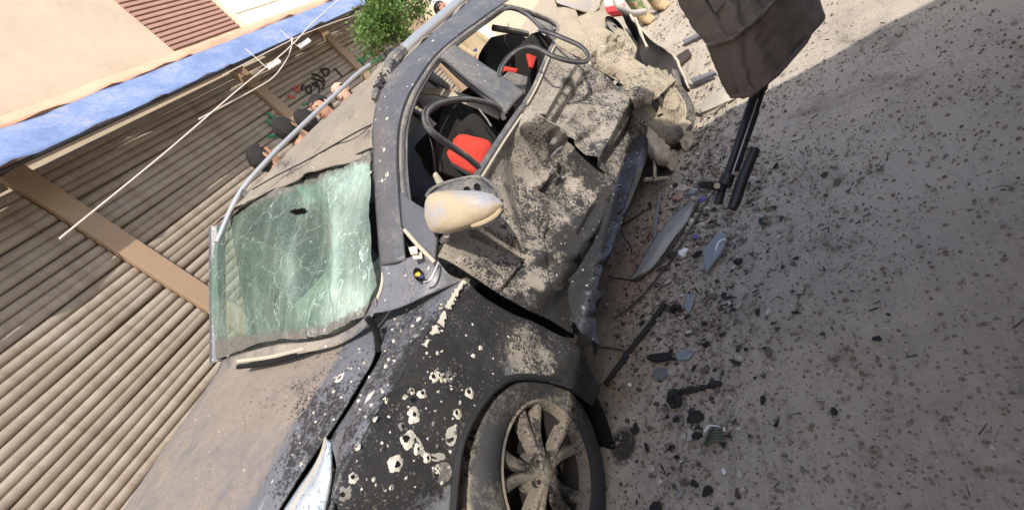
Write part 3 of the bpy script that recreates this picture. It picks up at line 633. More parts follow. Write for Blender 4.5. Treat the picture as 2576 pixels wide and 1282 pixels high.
for k in range(7):
    a = at(942+k*5.5, 228-k*11, x=.47); b = at(962+k*6, 214-k*9, x=.52)
    MB().prism([a, b, b+np.array([0, .012, .02]), a+np.array([0, .012, .02])], (0, .006, 0)).build('rail_clip', M['black_plastic'], rl, smooth=False)
mb = MB(); mb.tube(cr1(np.array([at(*q[:2], x=q[2]) for q in ((940, 250, .47), (958, 205, .48), (985, 178, .49), (998, 150, .48))]), 16), [.012+.008*abs(math.sin(k*2.1)) for k in range(16)], 7); mb.build('rail_bracket', M['plastic_dusty'], rl)
# far roof rail standing clear of the roof
frl = [np.array(q) for q in ((-.74, .80, 1.74), (-.74, 1.15, 1.86))] + [at(*q, x=-.72) for q in ((683, 392), (740, 335), (800, 278), (860, 222), (900, 185), (930, 163))]
MB().tube(cr1(np.array(frl), 40), .016, 10).build('roof_rail', M['rail'], car, label='silver far roof rail in front of the bystanders')
MB().tube([frl[1], frl[1]+np.array([0, .05, -.14])], .025, 8).build('rail_foot', M['plastic_dusty'], car)
# B pillar: wide dusty plate between the side windows
bpil = [[(1104, 147, .675), (1150, 190, .72), (1215, 243, .79), (1270, 290, .85)], [(1122, 132, .685), (1178, 170, .735), (1238, 214, .80), (1293, 262, .86)], [(1140, 118, .675), (1200, 158, .73), (1258, 194, .79), (1316, 238, .85)]]
panel('centre_pillar', bpil, .40, 0, .14, 14, 30, (.003, 7, 81), 'pillar', solid=.03, label='wide dusty centre pillar')
MB().tube([at(1112, 148, x=.70), at(1180, 205, x=.77), at(1240, 252, x=.83), at(1276, 286, x=.86)], .007, 6).build('pillar_seal', M['seal_dark'], car)
MB().tube([at(1122, 130, x=.69), at(1182, 176, x=.75), at(1240, 220, x=.81), at(1296, 266, x=.87)], .003, 6).build('pillar_groove', M['seal_dark'], car)
# belt line rails of both doors
def strip(name, pts, r, mat, parent=car): return MB().tube(cr1(np.array([at(*q[:2], x=q[2]) for q in pts]), 6*len(pts)), r, 8).build(name, M[mat], parent)
strip('belt_rail', ((1192, 462, .855), (1206, 432, .86), (1262, 345, .855), (1304, 284, .86), (1322, 262, .86)), .017, 'rubber', fd)
strip('belt_trim', ((1204, 458, .875), (1218, 436, .88), (1272, 350, .87), (1314, 288, .88)), .006, 'cream', fd)
strip('belt_rail', ((1318, 262, .865), (1345, 215, .86), (1372, 150, .855), (1393, 108, .86)), .012, 'plastic_dusty', rd)
strip('belt_trim', ((1326, 262, .88), (1352, 215, .875), (1378, 152, .87), (1397, 112, .875)), .006, 'cream', rd)
# frame of the rear window and the quarter light
strip('window_frame', ((1140, 118, .68), (1200, 72, .68), (1271, 23, .69), (1322, 36, .72), (1362, 72, .78), (1394, 100, .84)), .012, 'rubber')
strip('window_frame', ((1265, 14, .68), (1330, 30, .71), (1398, 60, .76), (1401, 84, .82), (1394, 100, .85)), .014, 'plastic_dusty')
strip('quarter_light_seal', ((1325, 32, .71), (1395, 64, .76), (1396, 86, .82), (1362, 66, .78), (1325, 32, .71)), .008, 'seal_dark')
G = surf([[at(1330, 38, x=.715), at(1392, 66, x=.76)], [at(1350, 58, x=.745), at(1394, 84, x=.81)]], 6, 6)
MB().grid(G).build('quarter_light', M['plastic_dusty'], car, solid=.004)
# --- rubber seals hanging out of both windows as loops
def seal(pts, label):
    P = cr1(np.array([at(*q[:2], x=q[2]) for q in pts]), 60); mb = MB(); mb.tube(P, .0135, 9)
    o = mb.build('window_seal', M['rubber'], car, label=label)
    mb = MB(); mb.tube([p+np.array([.010, -.004, .009]) for p in P], .004, 5); mb.build('seal_groove', M['seal_dark'], o)
seal(((1268, 300, .84), (1256, 275, .86), (1222, 258, .90), (1170, 250, .94), (1110, 258, .97), (1076, 278, .98), (1071, 305, .98), (1090, 335, .97), (1135, 368, .93), (1175, 395, .90), (1202, 418, .87)), 'grey rubber seal looping out of the front window')
seal(((1254, 192, .80), (1262, 168, .83), (1285, 138, .88), (1318, 120, .92), (1352, 122, .97), (1392, 142, 1.03), (1436, 155, 1.06), (1470, 156, 1.07), (1481, 143, 1.06), (1462, 118, 1.02), (1420, 98, .96), (1385, 84, .90), (1358, 76, .82)), 'long grey rubber seal looping out of the rear window')

# --- windscreen: sagging laminated glass, crazed all over
def glass_mat():
    m, nt, b = new_mat('crazed_glass'); co = N(nt, 'ShaderNodeTexCoord').outputs['Object']
    mp = N(nt, 'ShaderNodeMapping'); mp.inputs['Scale'].default_value = (1.0, .16, .32); L(nt, co, mp.inputs[0])
    nz = N(nt, 'ShaderNodeTexNoise'); nz.inputs['Scale'].default_value = 5; nz.inputs['Detail'].default_value = 4; L(nt, co, nz.inputs['Vector'])
    wv = N(nt, 'ShaderNodeVectorMath', operation='MULTIPLY_ADD'); L(nt, nz.outputs['Color'], wv.inputs[0]); wv.inputs[1].default_value = (.16, .16, .16); L(nt, co, wv.inputs[2])
    def edge(sc, w, v=None):
        e = tvor(nt, v or wv.outputs[0], sc, 'DISTANCE_TO_EDGE'); return mth(nt, 'SUBTRACT', 1.0, mth(nt, 'DIVIDE', e.outputs['Distance'], w), clamp=True)
    def ridge(v, w): return mth(nt, 'SUBTRACT', 1.0, mth(nt, 'DIVIDE', mth(nt, 'ABSOLUTE', mth(nt, 'SUBTRACT', v, .5)), w), clamp=True)
    n1 = tnoise(nt, mp.outputs[0], 7, 5, .6, .4); n2 = tnoise(nt, co, 3.2, 4, .6); n3 = tnoise(nt, co, 60, 4, .7)
    n5 = tnoise(nt, mp.outputs[0], 16, 3, .55, .15); n6 = tnoise(nt, co, 26, 4, .7)
    ce = N(nt, 'ShaderNodeAttribute', attribute_name='dirt'); sp = N(nt, 'ShaderNodeSeparateColor'); L(nt, ce.outputs['Color'], sp.inputs[0])
    craze = sp.outputs[0]; black = sp.outputs[1]; band = sp.outputs[2]
    big = mth(nt, 'MAXIMUM', mth(nt, 'MULTIPLY', edge(4.2, .016), n6), mth(nt, 'MULTIPLY', mth(nt, 'MULTIPLY', edge(10.5, .03), mth(nt, 'MULTIPLY', mth(nt, 'SUBTRACT', n2, .36), 3.5, clamp=True)), n6))
    streak = mth(nt, 'MULTIPLY', ridge(n5, .018), mth(nt, 'MULTIPLY', mth(nt, 'ADD', craze, mth(nt, 'SUBTRACT', n2, .45)), 1.6, clamp=True))
    fine = mth(nt, 'MULTIPLY', mth(nt, 'MULTIPLY', edge(75, .16), mth(nt, 'MULTIPLY', mth(nt, 'SUBTRACT', n6, .36), 4, clamp=True)), mth(nt, 'MULTIPLY', mth(nt, 'ADD', craze, mth(nt, 'SUBTRACT', n1, .66)), 2.2, clamp=True))
    web = mth(nt, 'MULTIPLY', mth(nt, 'MULTIPLY', edge(24, .05), mth(nt, 'MULTIPLY', mth(nt, 'SUBTRACT', n6, .42), 5, clamp=True)), .6)
    big = mth(nt, 'MAXIMUM', big, web)
    crack = mth(nt, 'MAXIMUM', mth(nt, 'MULTIPLY', big, 1.3, clamp=True), mth(nt, 'MAXIMUM', streak, mth(nt, 'MULTIPLY', fine, .75)))
    frost = mth(nt, 'ADD', mth(nt, 'MULTIPLY', mth(nt, 'SUBTRACT', craze, .10), .80), mth(nt, 'MULTIPLY', mth(nt, 'SUBTRACT', n1, .5), 1.3))
    frost = mth(nt, 'ADD', frost, band, clamp=True)
    fac = mth(nt, 'MAXIMUM', mth(nt, 'ADD', .32, mth(nt, 'MULTIPLY', frost, .62)), crack, clamp=True)
    col = mixc(nt, n2, (.12, .20, .165), (.21, .29, .245)); col = mixc(nt, frost, col, (.30, .41, .36)); col = mixc(nt, mth(nt, 'MULTIPLY', crack, .85), col, (.52, .68, .62))
    dsf = mth(nt, 'MULTIPLY', mth(nt, 'SUBTRACT', tnoise(nt, co, 2.4, 6, .7), .47), 3.0, clamp=True); col = mixc(nt, mth(nt, 'MULTIPLY', dsf, .5), col, (.36, .345, .285))
    bl = mth(nt, 'MULTIPLY', mth(nt, 'ADD', mth(nt, 'MULTIPLY', black, 2.0), mth(nt, 'ADD', mth(nt, 'MULTIPLY', mth(nt, 'SUBTRACT', n3, .5), 2.4), -.7)), 2.0, clamp=True)
    col = mixc(nt, bl, col, mixc(nt, n3, (.05, .05, .055), (.24, .22, .19))); fac = mth(nt, 'MAXIMUM', fac, bl)
    L(nt, col, b.inputs['Base Color']); b.inputs['Roughness'].default_value = .35
    bump(nt, b, mth(nt, 'ADD', crack, mth(nt, 'MULTIPLY', n1, .8)), .5, .01)
    tr = N(nt, 'ShaderNodeBsdfTransparent'); tr.inputs[0].default_value = (.62, .80, .72, 1); mx = N(nt, 'ShaderNodeMixShader')
    L(nt, fac, mx.inputs[0]); L(nt, tr.outputs[0], mx.inputs[1]); L(nt, b.outputs[0], mx.inputs[2])
    out = [n for n in nt.nodes if n.type == 'OUTPUT_MATERIAL'][0]; L(nt, mx.outputs[0], out.inputs[0]); return m
M['glass'] = glass_mat()
wt = [at(934, 378, x=.465), at(905, 392, x=.36), at(860, 408, x=.22), at(800, 428, x=.05), at(735, 458, x=-.14), at(671, 488, x=-.34), np.array([-1.02, .98, 1.84])]
wb = [at(950, 720, x=.575), at(925, 785, x=.54), at(880, 812, x=.46), at(815, 838, x=.33), at(748, 852, x=.10), at(672, 858, x=-.22), np.array([-1.12, .36, 1.30])]
G = np.zeros((7, 7, 3))
for j in range(7):
    for i in range(7):
        t = i/6.0; p = wt[j]*(1-t)+wb[j]*t; p = p+np.array([0, -.02, .035])*math.sin(math.pi*t)*(.6 if j in (0, 6) else 1); G[i, j] = p
G = surf(G, 110, 140)
def wsag(G):
    G = np.array(G)
    for i in range(G.shape[0]):
        for j in range(G.shape[1]):
            x, y = pj(G[i, j]); e1 = math.exp(-((x-770)/60)**2-((y-620)/120)**2); e2 = math.exp(-((x-835)/12)**2)*sm(400, 470, y)*sm(800, 700, y)
            G[i, j] += np.array([0, .1, -.25])*(.35*e1-.10*e2)+np.array([0, -.04, .1])*.10*fnoise(G[i, j], 7, 3, 5)+np.array([0, -.06, .14])*.09*fnoise((G[i, j][0]*22, G[i, j][1]*3.5, 2), 1, 3)*sm(680, 780, x)
    return G
G = wsag(G)
def gdirt(p):
    x, y = pj(p)
    craze = .08+.20*sm(770, 840, x)+.55*math.exp(-((x-880)/45)**2)+.45*math.exp(-((y-430)/60)**2)*sm(780, 850, x)+.3*math.exp(-((x-720)/25)**2-((y-680)/60)**2)+.35*math.exp(-((x-755)/30)**2-((y-500)/30)**2)+.25*sm(700, 800, y)
    t_edge = (y-(378+(934-x)*.40)); b_edge = (838+max(0, (x-815))*-.45+(815-min(x, 815))*.12)-y
    black = .62*sm(50, 8, t_edge)+.65*sm(42, 8, b_edge)+.45*sm(40, 5, 948-x)
    band = .55*math.exp(-((x-(842-.02*(y-600)))/13)**2)*sm(470, 560, y)*sm(800, 720, y)+.35*math.exp(-((x-735)/16)**2-((y-690)/60)**2)+.30*sm(690, 740, y)*sm(760, 840, x)+.2*math.exp(-((x-900)/25)**2-((y-450)/70)**2)
    return [min(1, craze), min(1, black), min(1, band), 1]
mb = MB(); mb.grid(G)
def inhole(p):
    x, y = pj(p); return ((x-752)/24)**2+((y-532)/9)**2 < .7+.9*fnoise((x*.02, y*.02, 0), 1.2, 3, 2)
keep = [k for k, f in enumerate(mb.f) if not inhole(np.mean([mb.v[i] for i in f], axis=0))]
mb.f = [mb.f[k] for k in keep]; mb.m = [0]*len(mb.f)
ws = mb.build('windscreen', M['glass'], car, dirt=gdirt, label='sagging crazed green windscreen glass with a torn hole')
strip('windscreen_seal', ((948, 400, .475), (956, 520, .52), (962, 640, .57), (960, 720, .585), (930, 790, .55)), .007, 'cream')
strip('windscreen_seal', ((934, 374, .465), (860, 405, .22), (735, 455, -.14), (671, 486, -.34), (600, 525, -.6)), .006, 'seal_dark')
# cowl strip and broken wiper cover under the glass
cw = [[(945, 745, .58), (915, 800, .53), (860, 838, .42), (790, 858, .27), (672, 872, -.15), (560, 905, -1.05)], [(950, 770, .585), (920, 822, .54), (862, 862, .43), (790, 882, .28), (672, 905, -.12), (545, 940, -1.05)]]
panel('cowl_strip', cw, .45, .1, .1, 6, 50, (.004, 8, 91), 'pillar', label='dusty cowl strip under the windscreen')
strip('wiper_cover', ((768, 876, .23), (730, 886, .10), (671, 899, -.10), (600, 908, -.35)), .010, 'cream')
strip('wiper_gap', ((790, 878, .25), (730, 896, .10), (671, 912, -.10), (600, 922, -.35)), .012, 'hole')
# --- bonnet: dust on top, cleaner paint along its outer edge
hg = [(916, 795, 1.040), (938, 832, 1.020), (946, 880, 1.000), (938, 910, .992), (916, 946, .992), (864, 1030, .992), (822, 1098, .988), (776, 1163, .978), (706, 1275, .962), (640, 1385, .93)]
hcrease = [(902, 800, 1.060), (878, 850, 1.055), (850, 900, 1.050), (815, 955, 1.050), (785, 1000, 1.050), (740, 1065, 1.045), (700, 1140, 1.035), (655, 1225, 1.02), (600, 1330, 1.00), (540, 1440, .96)]
h0 = [at(*q[:2], z=q[2]) for q in hg]; h1 = [at(*q[:2], z=q[2]) for q in hcrease]
rows = [h0, [(a*.5+b*.5)+np.array([0, 0, .004]) for a, b in zip(h0, h1)], h1]
for t, dz in ((.25, .02), (.55, .03), (.85, .02), (1.0, -.02)):
    rows.append([p*(1-t)+np.array([-1.13, .42-1.12*i/9.0, 1.27-.13*i/9.0])*t+np.array([0, 0, dz]) for i, p in enumerate(h1)])
hood, HG = panel('bonnet', rows, .5, .05, .34, 60, 70, (.006, 4, 101, 4), 'paint_top', axis=None, label='dusty pitted bonnet', solid=.008, a=.12)
ca = hood.data.color_attributes['dirt']; o3 = Vector(origin(car))
for i, v in enumerate(hood.data.vertices):
    x, y = pj(v.co+o3); c = list(ca.data[i].color)
    r_ = i//70; u = r_/59.0*6     # across the bonnet from the outer edge
    k = sm(1.7, 2.15, u); c[0] = c[0]*k*1.25+.10*(1-k); c[2] = c[2]*(1.0-.15*k); c[3] = c[3]*(1-.6*k); ca.data[i].color = c
# gap beside the bonnet
strip('bonnet_gap', tuple((a[0]+8, a[1]+3, .64-.02*i) for i, a in enumerate(hg[:3])), .012, 'hole')
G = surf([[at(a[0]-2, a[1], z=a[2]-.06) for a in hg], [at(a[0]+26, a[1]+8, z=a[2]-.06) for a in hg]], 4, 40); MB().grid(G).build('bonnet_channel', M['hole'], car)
# --- front wing: lit top face and sooted flank
wg = [(922, 786), (950, 830), (961, 880), (951, 912), (928, 950), (878, 1034), (838, 1100), (846, 1160), (848, 1220), (836, 1300)]
top0 = [at(a, b, z=.998-.003*i) for i, (a, b) in enumerate(wg)]
crs = [(1168, 700, .86), (1140, 735, .865), (1108, 790, .87), (1062, 860, .875), (1022, 925, .875), (975, 1000, .875), (932, 1065, .875), (890, 1145, .87), (862, 1205, .865), (846, 1290, .85)]
c0 = [at(*q[:2], x=q[2]) for q in crs]
rows = [top0, [a*.6+b*.4+np.array([0, 0, .012]) for a, b in zip(top0, c0)], [a*.15+b*.85+np.array([0, 0, .012]) for a, b in zip(top0, c0)], c0]
panel('wing_top', rows, .12, .0, .32, 26, 64, (.003, 6, 111), axis=None, a=.25, label='pitted blue grey top of the front wing')
fl = [[(a, b, x-.002) for a, b, x in crs],
      [(1215, 745, .885), (1185, 795, .89), (1145, 850, .89), (1110, 905, .895), (1075, 960, .895), (1030, 1030, .895), (985, 1095, .895), (940, 1170, .89), (905, 1230, .885), (880, 1310, .87)],
      [(1290, 790, .90), (1262, 845, .905), (1215, 890, .91), (1170, 935, .915), (1130, 985, .915), (1085, 1055, .915), (1040, 1120, .915), (1005, 1190, .91), (975, 1250, .905), (955, 1330, .89)],
      [(1385, 830, .91), (1360, 890, .92), (1310, 922, .93), (1255, 950, .93), (1205, 995, .93), (1165, 1060, .93), (1135, 1130, .93), (1110, 1200, .925), (1085, 1265, .92), (1070, 1345, .91)],
      [(1462, 880, .91), (1450, 935, .92), (1380, 950, .935), (1292, 948, .94), (1235, 985, .94), (1188, 1050, .94), (1158, 1125, .94), (1146, 1200, .935), (1142, 1275, .93), (1140, 1350, .92)]]
panel('wing_flank', fl, .22, .16, .3, 60, 80, (.010, 5, 121, 4), a=.25, bumpf=mounds((1370, 870, 35, -.03), (1300, 850, 30, .02), (1420, 900, 25, .03), (1100, 1200, 30, .012)), label='sooted front wing flank with shrapnel holes')
# rolled wing edge round the wheel arch and torn plastic liner
strip('arch_lip', ((1140, 1290, .945), (1148, 1200, .945), (1160, 1120, .95), (1190, 1050, .95), (1236, 986, .95), (1290, 950, .95), (1360, 950, .945), (1420, 965, .94), (1490, 1012, .94)), .012, 'black_plastic')
G = surf(px_rows([[(1380, 945, .93), (1440, 935, .93), (1500, 955, .95), (1508, 985, .96)], [(1385, 962, .95), (1430, 975, .96), (1470, 998, .97), (1492, 1018, .97)]]), 10, 24); G = dent(G, .015, 9, 131)
MB().grid(G).build('arch_liner', M['black_plastic'], car, solid=.006)
G = surf(px_rows([[(1440, 860, .88), (1470, 890, .90), (1480, 940, .9)], [(1420, 900, .90), (1462, 940, .92), (1500, 968, .93)]]), 10, 12); G = dent(G, .02, 8, 133)
MB().grid(G).build('sill_end', M['black_plastic'], car, solid=.01)
# inner wheel well
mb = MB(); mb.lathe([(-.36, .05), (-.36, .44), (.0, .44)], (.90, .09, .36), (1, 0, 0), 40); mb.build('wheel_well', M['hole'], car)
# ragged white chipped edge along the wing crease
rnd = random.Random(3)
for (a, b, c, d) in ((1168, 708, 1142, 742), (1142, 742, 1122, 775), (1118, 785, 1104, 815), (1100, 820, 1085, 842), (1080, 850, 1068, 872)):
    p = at(a, b, x=.875); q = at(c, d, x=.88); mb = MB(); n = 9
    up = [p*(1-t)+q*t+np.array([0, 0, .004+abs(rnd.gauss(0, .005))]) for t in np.linspace(0, 1, n)]; lo = [p*(1-t)+q*t+np.array([.004, 0, -.002-abs(rnd.gauss(0, .008))]) for t in np.linspace(0, 1, n)]
    mb.prism(up+lo[::-1], (.004, 0, .003)); mb.build('chipped_edge', M['chip'], car, smooth=False)
# --- headlamp
hl = [[(826, 1104, .985), (812, 1140, .978), (790, 1180, .965), (755, 1230, .955), (715, 1290, .945), (670, 1350, .93)], [(829, 1108, .985), (824, 1150, .975), (812, 1195, .962), (790, 1240, .945), (762, 1300, .93), (720, 1360, .91)], [(832, 1112, .985), (836, 1150, .968), (835, 1200, .945), (826, 1250, .92), (812, 1310, .89), (790, 1370, .86)]]
def lens_mat():
    m, nt, b = new_mat('headlamp_lens'); co = N(nt, 'ShaderNodeTexCoord').outputs['Object']; n2 = tnoise(nt, co, 70, 4, .7); n1 = tnoise(nt, co, 12, 4)
    c = mixc(nt, n1, (.40, .46, .55), (.62, .68, .74)); c = mixc(nt, mth(nt, 'MULTIPLY', mth(nt, 'SUBTRACT', n2, .56), 9, clamp=True), c, (.12, .11, .09)); L(nt, c, b.inputs['Base Color']); b.inputs['Roughness'].default_value = .12; b.inputs['Metallic'].default_value = .25; b.inputs['Coat Weight'].default_value = .8; return m
M['lens'] = lens_mat()
G = surf(px_rows(hl, 'z'), 16, 30); hlo = MB().grid(G).build('headlamp', M['lens'], car, solid=.02)
strip('headlamp_seal', ((834, 1104, .62), (842, 1150, .63), (841, 1200, .64), (833, 1250, .64), (818, 1315, .64)), .008, 'seal_dark', hlo)
MB().tube([G[3, j]+np.array([0, 0, .012]) for j in range(0, 30, 2)], .004, 6).build('lamp_edge', M['cream'], hlo)
# front bumper corner, below the frame
panel('front_bumper', [[at(850, 1290, x=.86), at(1000, 1330, x=.92), at(1130, 1340, x=.93)], [np.array([.80, -.62, .72]), np.array([.84, -.5, .60]), np.array([.90, -.28, .50])], [np.array([.70, -.80, .40]), np.array([.84, -.60, .30]), np.array([.90, -.34, .25])]], .2, .4, .3, 12, 20, (.004, 6, 141), axis=None)
panel('front_grille', [[np.array([.55, -.60, .90]), np.array([-.7, -.62, .92])], [np.array([.70, -.82, .62]), np.array([-.8, -.84, .62])], [np.array([.70, -.80, .28]), np.array([-.8, -.82, .28])]], .3, .2, .2, 12, 20, (.004, 6, 142), 'pillar', axis=None)
# --- shrapnel holes: bare ring round a dark hole, each let into its panel
def nearest(G, px, py):
    U = pjn(G)[1:-1, 1:-1]; e = (U[..., 0]-px)**2+(U[..., 1]-py)**2; i, j = np.unravel_index(np.argmin(e), e.shape); i += 1; j += 1
    n = np.cross(G[i+1, j]-G[i-1, j], G[i, j+1]-G[i, j-1]); n /= np.linalg.norm(n)+1e-9; p = G[i, j]
    if n@(CAM-p) < 0: n = -n
    v = ray(px, py); t = ((p-CAM)@n)/(v@n); return CAM+v*t, n
HR = random.Random(77)
def holes(lst, G, parent, mat='chip'):
    rnd = HR
    for (px, py, r) in lst:
        p, n = nearest(G, px, py); n = Vector(n); u = n.orthogonal().normalized(); w = n.cross(u); p = Vector(p)+n*.0045; rr = r*np.linalg.norm(np.array(p)-CAM)/FOC
        an = rnd.uniform(0, 3.14); u, w = u*math.cos(an)+w*math.sin(an), w*math.cos(an)-u*math.sin(an); el = rnd.uniform(.72, 1.0)
        k = 22; R0 = []; R1 = []; R2 = []; R3 = []; sx, sy = rnd.uniform(-.2, .2), rnd.uniform(-.2, .2); ih = rnd.uniform(.30, .48)
        for q in range(k):
            a = 2*math.pi*q/k; d = u*math.cos(a)+w*math.sin(a)*el; o = rr*(1+.48*fnoise((math.cos(a)*1.1+px*.37, math.sin(a)*1.1+py*.37, 0), 1, 2)+.26*fnoise((math.cos(a)*4+px, math.sin(a)*4, py), 1, 1)); c = p+(u*sx+w*sy)*rr
            i_ = rr*ih*(1+.35*fnoise((math.cos(a)*1.6+py, math.sin(a)*1.6+px, 3), 1, 2))
            R0.append(p+d*o-n*.002); R1.append(p*.5+c*.5+d*(o*.55+i_*.45)+n*.0006); R2.append(c+d*i_*1.12+n*.0045); R3.append(c+d*i_*.9-n*.001)
        ro = MB().loft([R0, R1, R2, R3], cap=False).build('shrapnel_ring', M[mat] if rnd.random() < .72 else M['plastic_dusty'], parent)
        MB().add([q+n*.0012 for q in R3], [tuple(range(k))]).build('shrapnel_hole', M['hole'], parent, smooth=False)
pd = {o.name: o for o in car.children}
rows_top = rows
HT = np.array(pd['wing_top'].data.vertices.values() if False else [v.co+Vector(origin(car)) for v in pd['wing_top'].data.vertices]).reshape(26, 64, 3)
HF = np.array([v.co+Vector(origin(car)) for v in pd['wing_flank'].data.vertices]).reshape(60, 80, 3)
HC = np.array([v.co+Vector(origin(car)) for v in pd['cant_rail'].data.vertices]).reshape(12, 80, 3)
holes([(1055, 803, 10), (1002, 815, 8), (1048, 845, 8), (1043, 725, 8), (933, 997, 15), (1110, 775, 7), (1090, 700, 8), (1020, 1000, 7), (945, 1055, 6), (900, 1125, 8), (986, 940, 5)], HT, pd['wing_top'])
holes([(855, 952, 14), (917, 908, 9), (860, 1000, 5)], HG, hood)
holes([(970, 1008, 8), (1040, 1045, 20), (1012, 1072, 11), (1024, 1105, 20), (1050, 1130, 13), (1072, 1150, 13), (995, 1167, 19), (890, 1200, 11), (868, 1240, 14), (1130, 948, 15), (1090, 948, 14), (1105, 945, 12), (1035, 985, 10), (1062, 992, 12), (1178, 988, 14), (1150, 1040, 14), (985, 1225, 6), (1100, 1180, 11), (960, 1130, 6), (1190, 895, 6), (1208, 875, 7), (1090, 1065, 6)], HF, pd['wing_flank'])
holes([(975, 440, 8), (963, 455, 6), (968, 378, 6), (975, 300, 5), (1040, 215, 5), (1090, 105, 4)], HC, pd['cant_rail'])
holes([(1300, 498, 6), (1365, 580, 5), (1310, 600, 5), (1255, 540, 5), (1290, 470, 4)], FDG, fd, 'plastic_dusty')
holes([(1513, 118, 8), (1478, 160, 8)], RQG, rq, 'cream')
holes([(1480, 755, 5), (1520, 735, 5), (1495, 690, 4), (1560, 470, 4), (1590, 455, 4)], RKG, rk, 'steel')
M['scraped'] = simple('scraped_primer', (.36, .34, .31), .7, 0, .6, 26, .4, .25); hr = random.Random(21)
def scatter(n, poly, rmin, rmax):
    out = []
    while len(out) < n:
        a, b = hr.random(), hr.random(); x = (poly[0][0]*(1-a)+poly[1][0]*a)*(1-b)+(poly[3][0]*(1-a)+poly[2][0]*a)*b; y = (poly[0][1]*(1-a)+poly[1][1]*a)*(1-b)+(poly[3][1]*(1-a)+poly[2][1]*a)*b
        out.append((x, y, rmin+(rmax-rmin)*hr.random()**2))
    return out
def scrape(pts, G, parent, mt='scraped'):
    P = []; c = None
    A = cr1(np.array([*pts, pts[0]], float), len(pts)*6)[:-1]
    for k, (a, b) in enumerate(A):
        w = 1+.06*fnoise((k*.9, a*.1, b*.1), 1, 2); q, n = nearest(G, a, b); P.append(Vector(q)+Vector(n)*.0035+Vector((0, fnoise((k*.8, a, 0), 1, 1)*.004, fnoise((k*.8, b, 3), 1, 1)*.004)))
    MB().add(P, [tuple(range(len(P)))]).build('scraped_patch', M[mt], parent, smooth=False)
scrape([(1022, 1098), (1040, 1092), (1056, 1108), (1062, 1128), (1085, 1140), (1110, 1138), (1118, 1152), (1092, 1160), (1064, 1150), (1046, 1132), (1026, 1118)], HF, pd['wing_flank'])
scrape([(1028, 1030), (1040, 1022), (1052, 1034), (1044, 1056), (1032, 1050)], HF, pd['wing_flank'])
scrape([(1122, 1080), (1140, 1070), (1148, 1095), (1138, 1120), (1120, 1112)], HF, pd['wing_flank'])
scrape([(1090, 1170), (1118, 1160), (1135, 1178), (1128, 1205), (1102, 1212), (1086, 1192)], HF, pd['wing_flank'], 'plastic_dusty')
holes(scatter(52, [(1090, 850), (1180, 990), (1110, 1240), (880, 1230)], 2.2, 6), HF, pd['wing_flank'])
holes(scatter(26, [(990, 790), (1120, 720), (930, 1060), (880, 1060)], 2.5, 6), HT, pd['wing_top'])
holes(scatter(22, [(900, 860), (930, 930), (760, 1180), (720, 1150)], 2.5, 6), HG, hood)
# torn hole with a yellow and blue wire end beside the door hinge
p = ringpx(1052, 690, 12, 18, -20, .80); q_ = ringpx(1052, 690, 9, 13, -20, .77)
hb = MB().loft([p, q_]).build('torn_hole', M['hole'], car)
for c, o_ in (((.62, .46, .04), (1048, 692)), ((.03, .05, .16), (1056, 697))):
    MB().tube([at(o_[0], o_[1], x=.80), at(o_[0]+4, o_[1]-3, x=.83)], .008, 8).build('wire_end', simple('wire_%d' % int(c[0]*100), c, .5), hb)
strip('bent_wire', ((1065, 710, .84), (1080, 705, .85), (1090, 690, .86), (1103, 660, .87)), .004, 'rail')
for (a, b, c, d) in ((1028, 625, 1050, 640), (1035, 640, 1062, 652), (1068, 672, 1080, 680)):
    P = [at(a, b, x=.78), at(c, b-4, x=.80), at(c+2, d, x=.81), at(a+6, d+3, x=.79)]; MB().prism(P, (.006, 0, .006)).build('paint_flake', M['chip'], car, smooth=False, bevel=.003)
# plate filling the corner behind the wing and the mirror sail
panel('scuttle_corner', [[(958, 664, .575), (1022, 650, .70), (1060, 640, .78), (1100, 655, .85)], [(962, 730, .585), (1020, 705, .70), (1070, 690, .79), (1130, 690, .86)], [(930, 790, .55), (1000, 775, .68), (1080, 740, .80), (1165, 705, .86)]], .35, .1, .25, 14, 24, (.004, 8, 151), a=.3)
# --- door mirror
sail = [[(1009, 485, .72), (1040, 508, .77), (1066, 525, .82)], [(1013, 535, .735), (1055, 560, .80), (1100, 580, .86)], [(1016, 572, .74), (1058, 618, .81), (1096, 655, .86)]]
so, _ = panel('mirror_sail', sail, .14, 0, .03, 14, 14, (.001, 8, 161), 'pillar', solid=.02)
strip('sail_trim', ((1018, 578, .75), (1050, 615, .81), (1094, 660, .87)), .008, 'cream', so)
mir = bpy.data.objects.new('door_mirror', None)
def dome(outline, dep, depth, n_in=7, side=1, wob=0):
    """a closed shell: outline at its own distance, swelling towards one side"""
    O = [np.array(at(a, b, dep=dep+(c if True else 0))) for a, b, c in outline]; O = list(cr1(np.array(O+[O[0]]), 41)[:-1]); ctr = np.mean(O, axis=0); v = (CAM-ctr); v /= np.linalg.norm(v); rings = []
    for k in range(n_in):
        t = k/(n_in-1.0)*.97; h = math.sin(t*math.pi/2)**.62*depth*side if False else math.sqrt(max(0, 1-(1-t)**2))*depth*side
        rings.append([Vector(ctr+(p-ctr)*(1-t)+v*h) for p in O])
    return rings
oc = [(1068, 545, .0), (1070, 505, 0), (1088, 486, .0), (1130, 480, -.01), (1190, 480, -.02), (1235, 488, -.03), (1262, 508, -.03), (1262, 522, -.03), (1240, 545, -.03), (1200, 567, -.02), (1150, 583, -.01), (1112, 588, 0), (1082, 577, .0)]
D0 = float((np.array(at(1165, 530, x=1.0))-CAM)@FW)
mc = MB().loft(dome(oc, D0, .055), cap=True); mobj = mc.build('door_mirror', M['cap'], car, dirt=(lambda q_: [min(1, max(0, .70+.30*sm(520, 560, pj(q_)[1])-.35*sm(1150, 1215, pj(q_)[0])*sm(525, 495, pj(q_)[1])+.4*fnoise(q_, 9, 2))), 0, .18, 0]), label='dusty pale door mirror with side repeater')
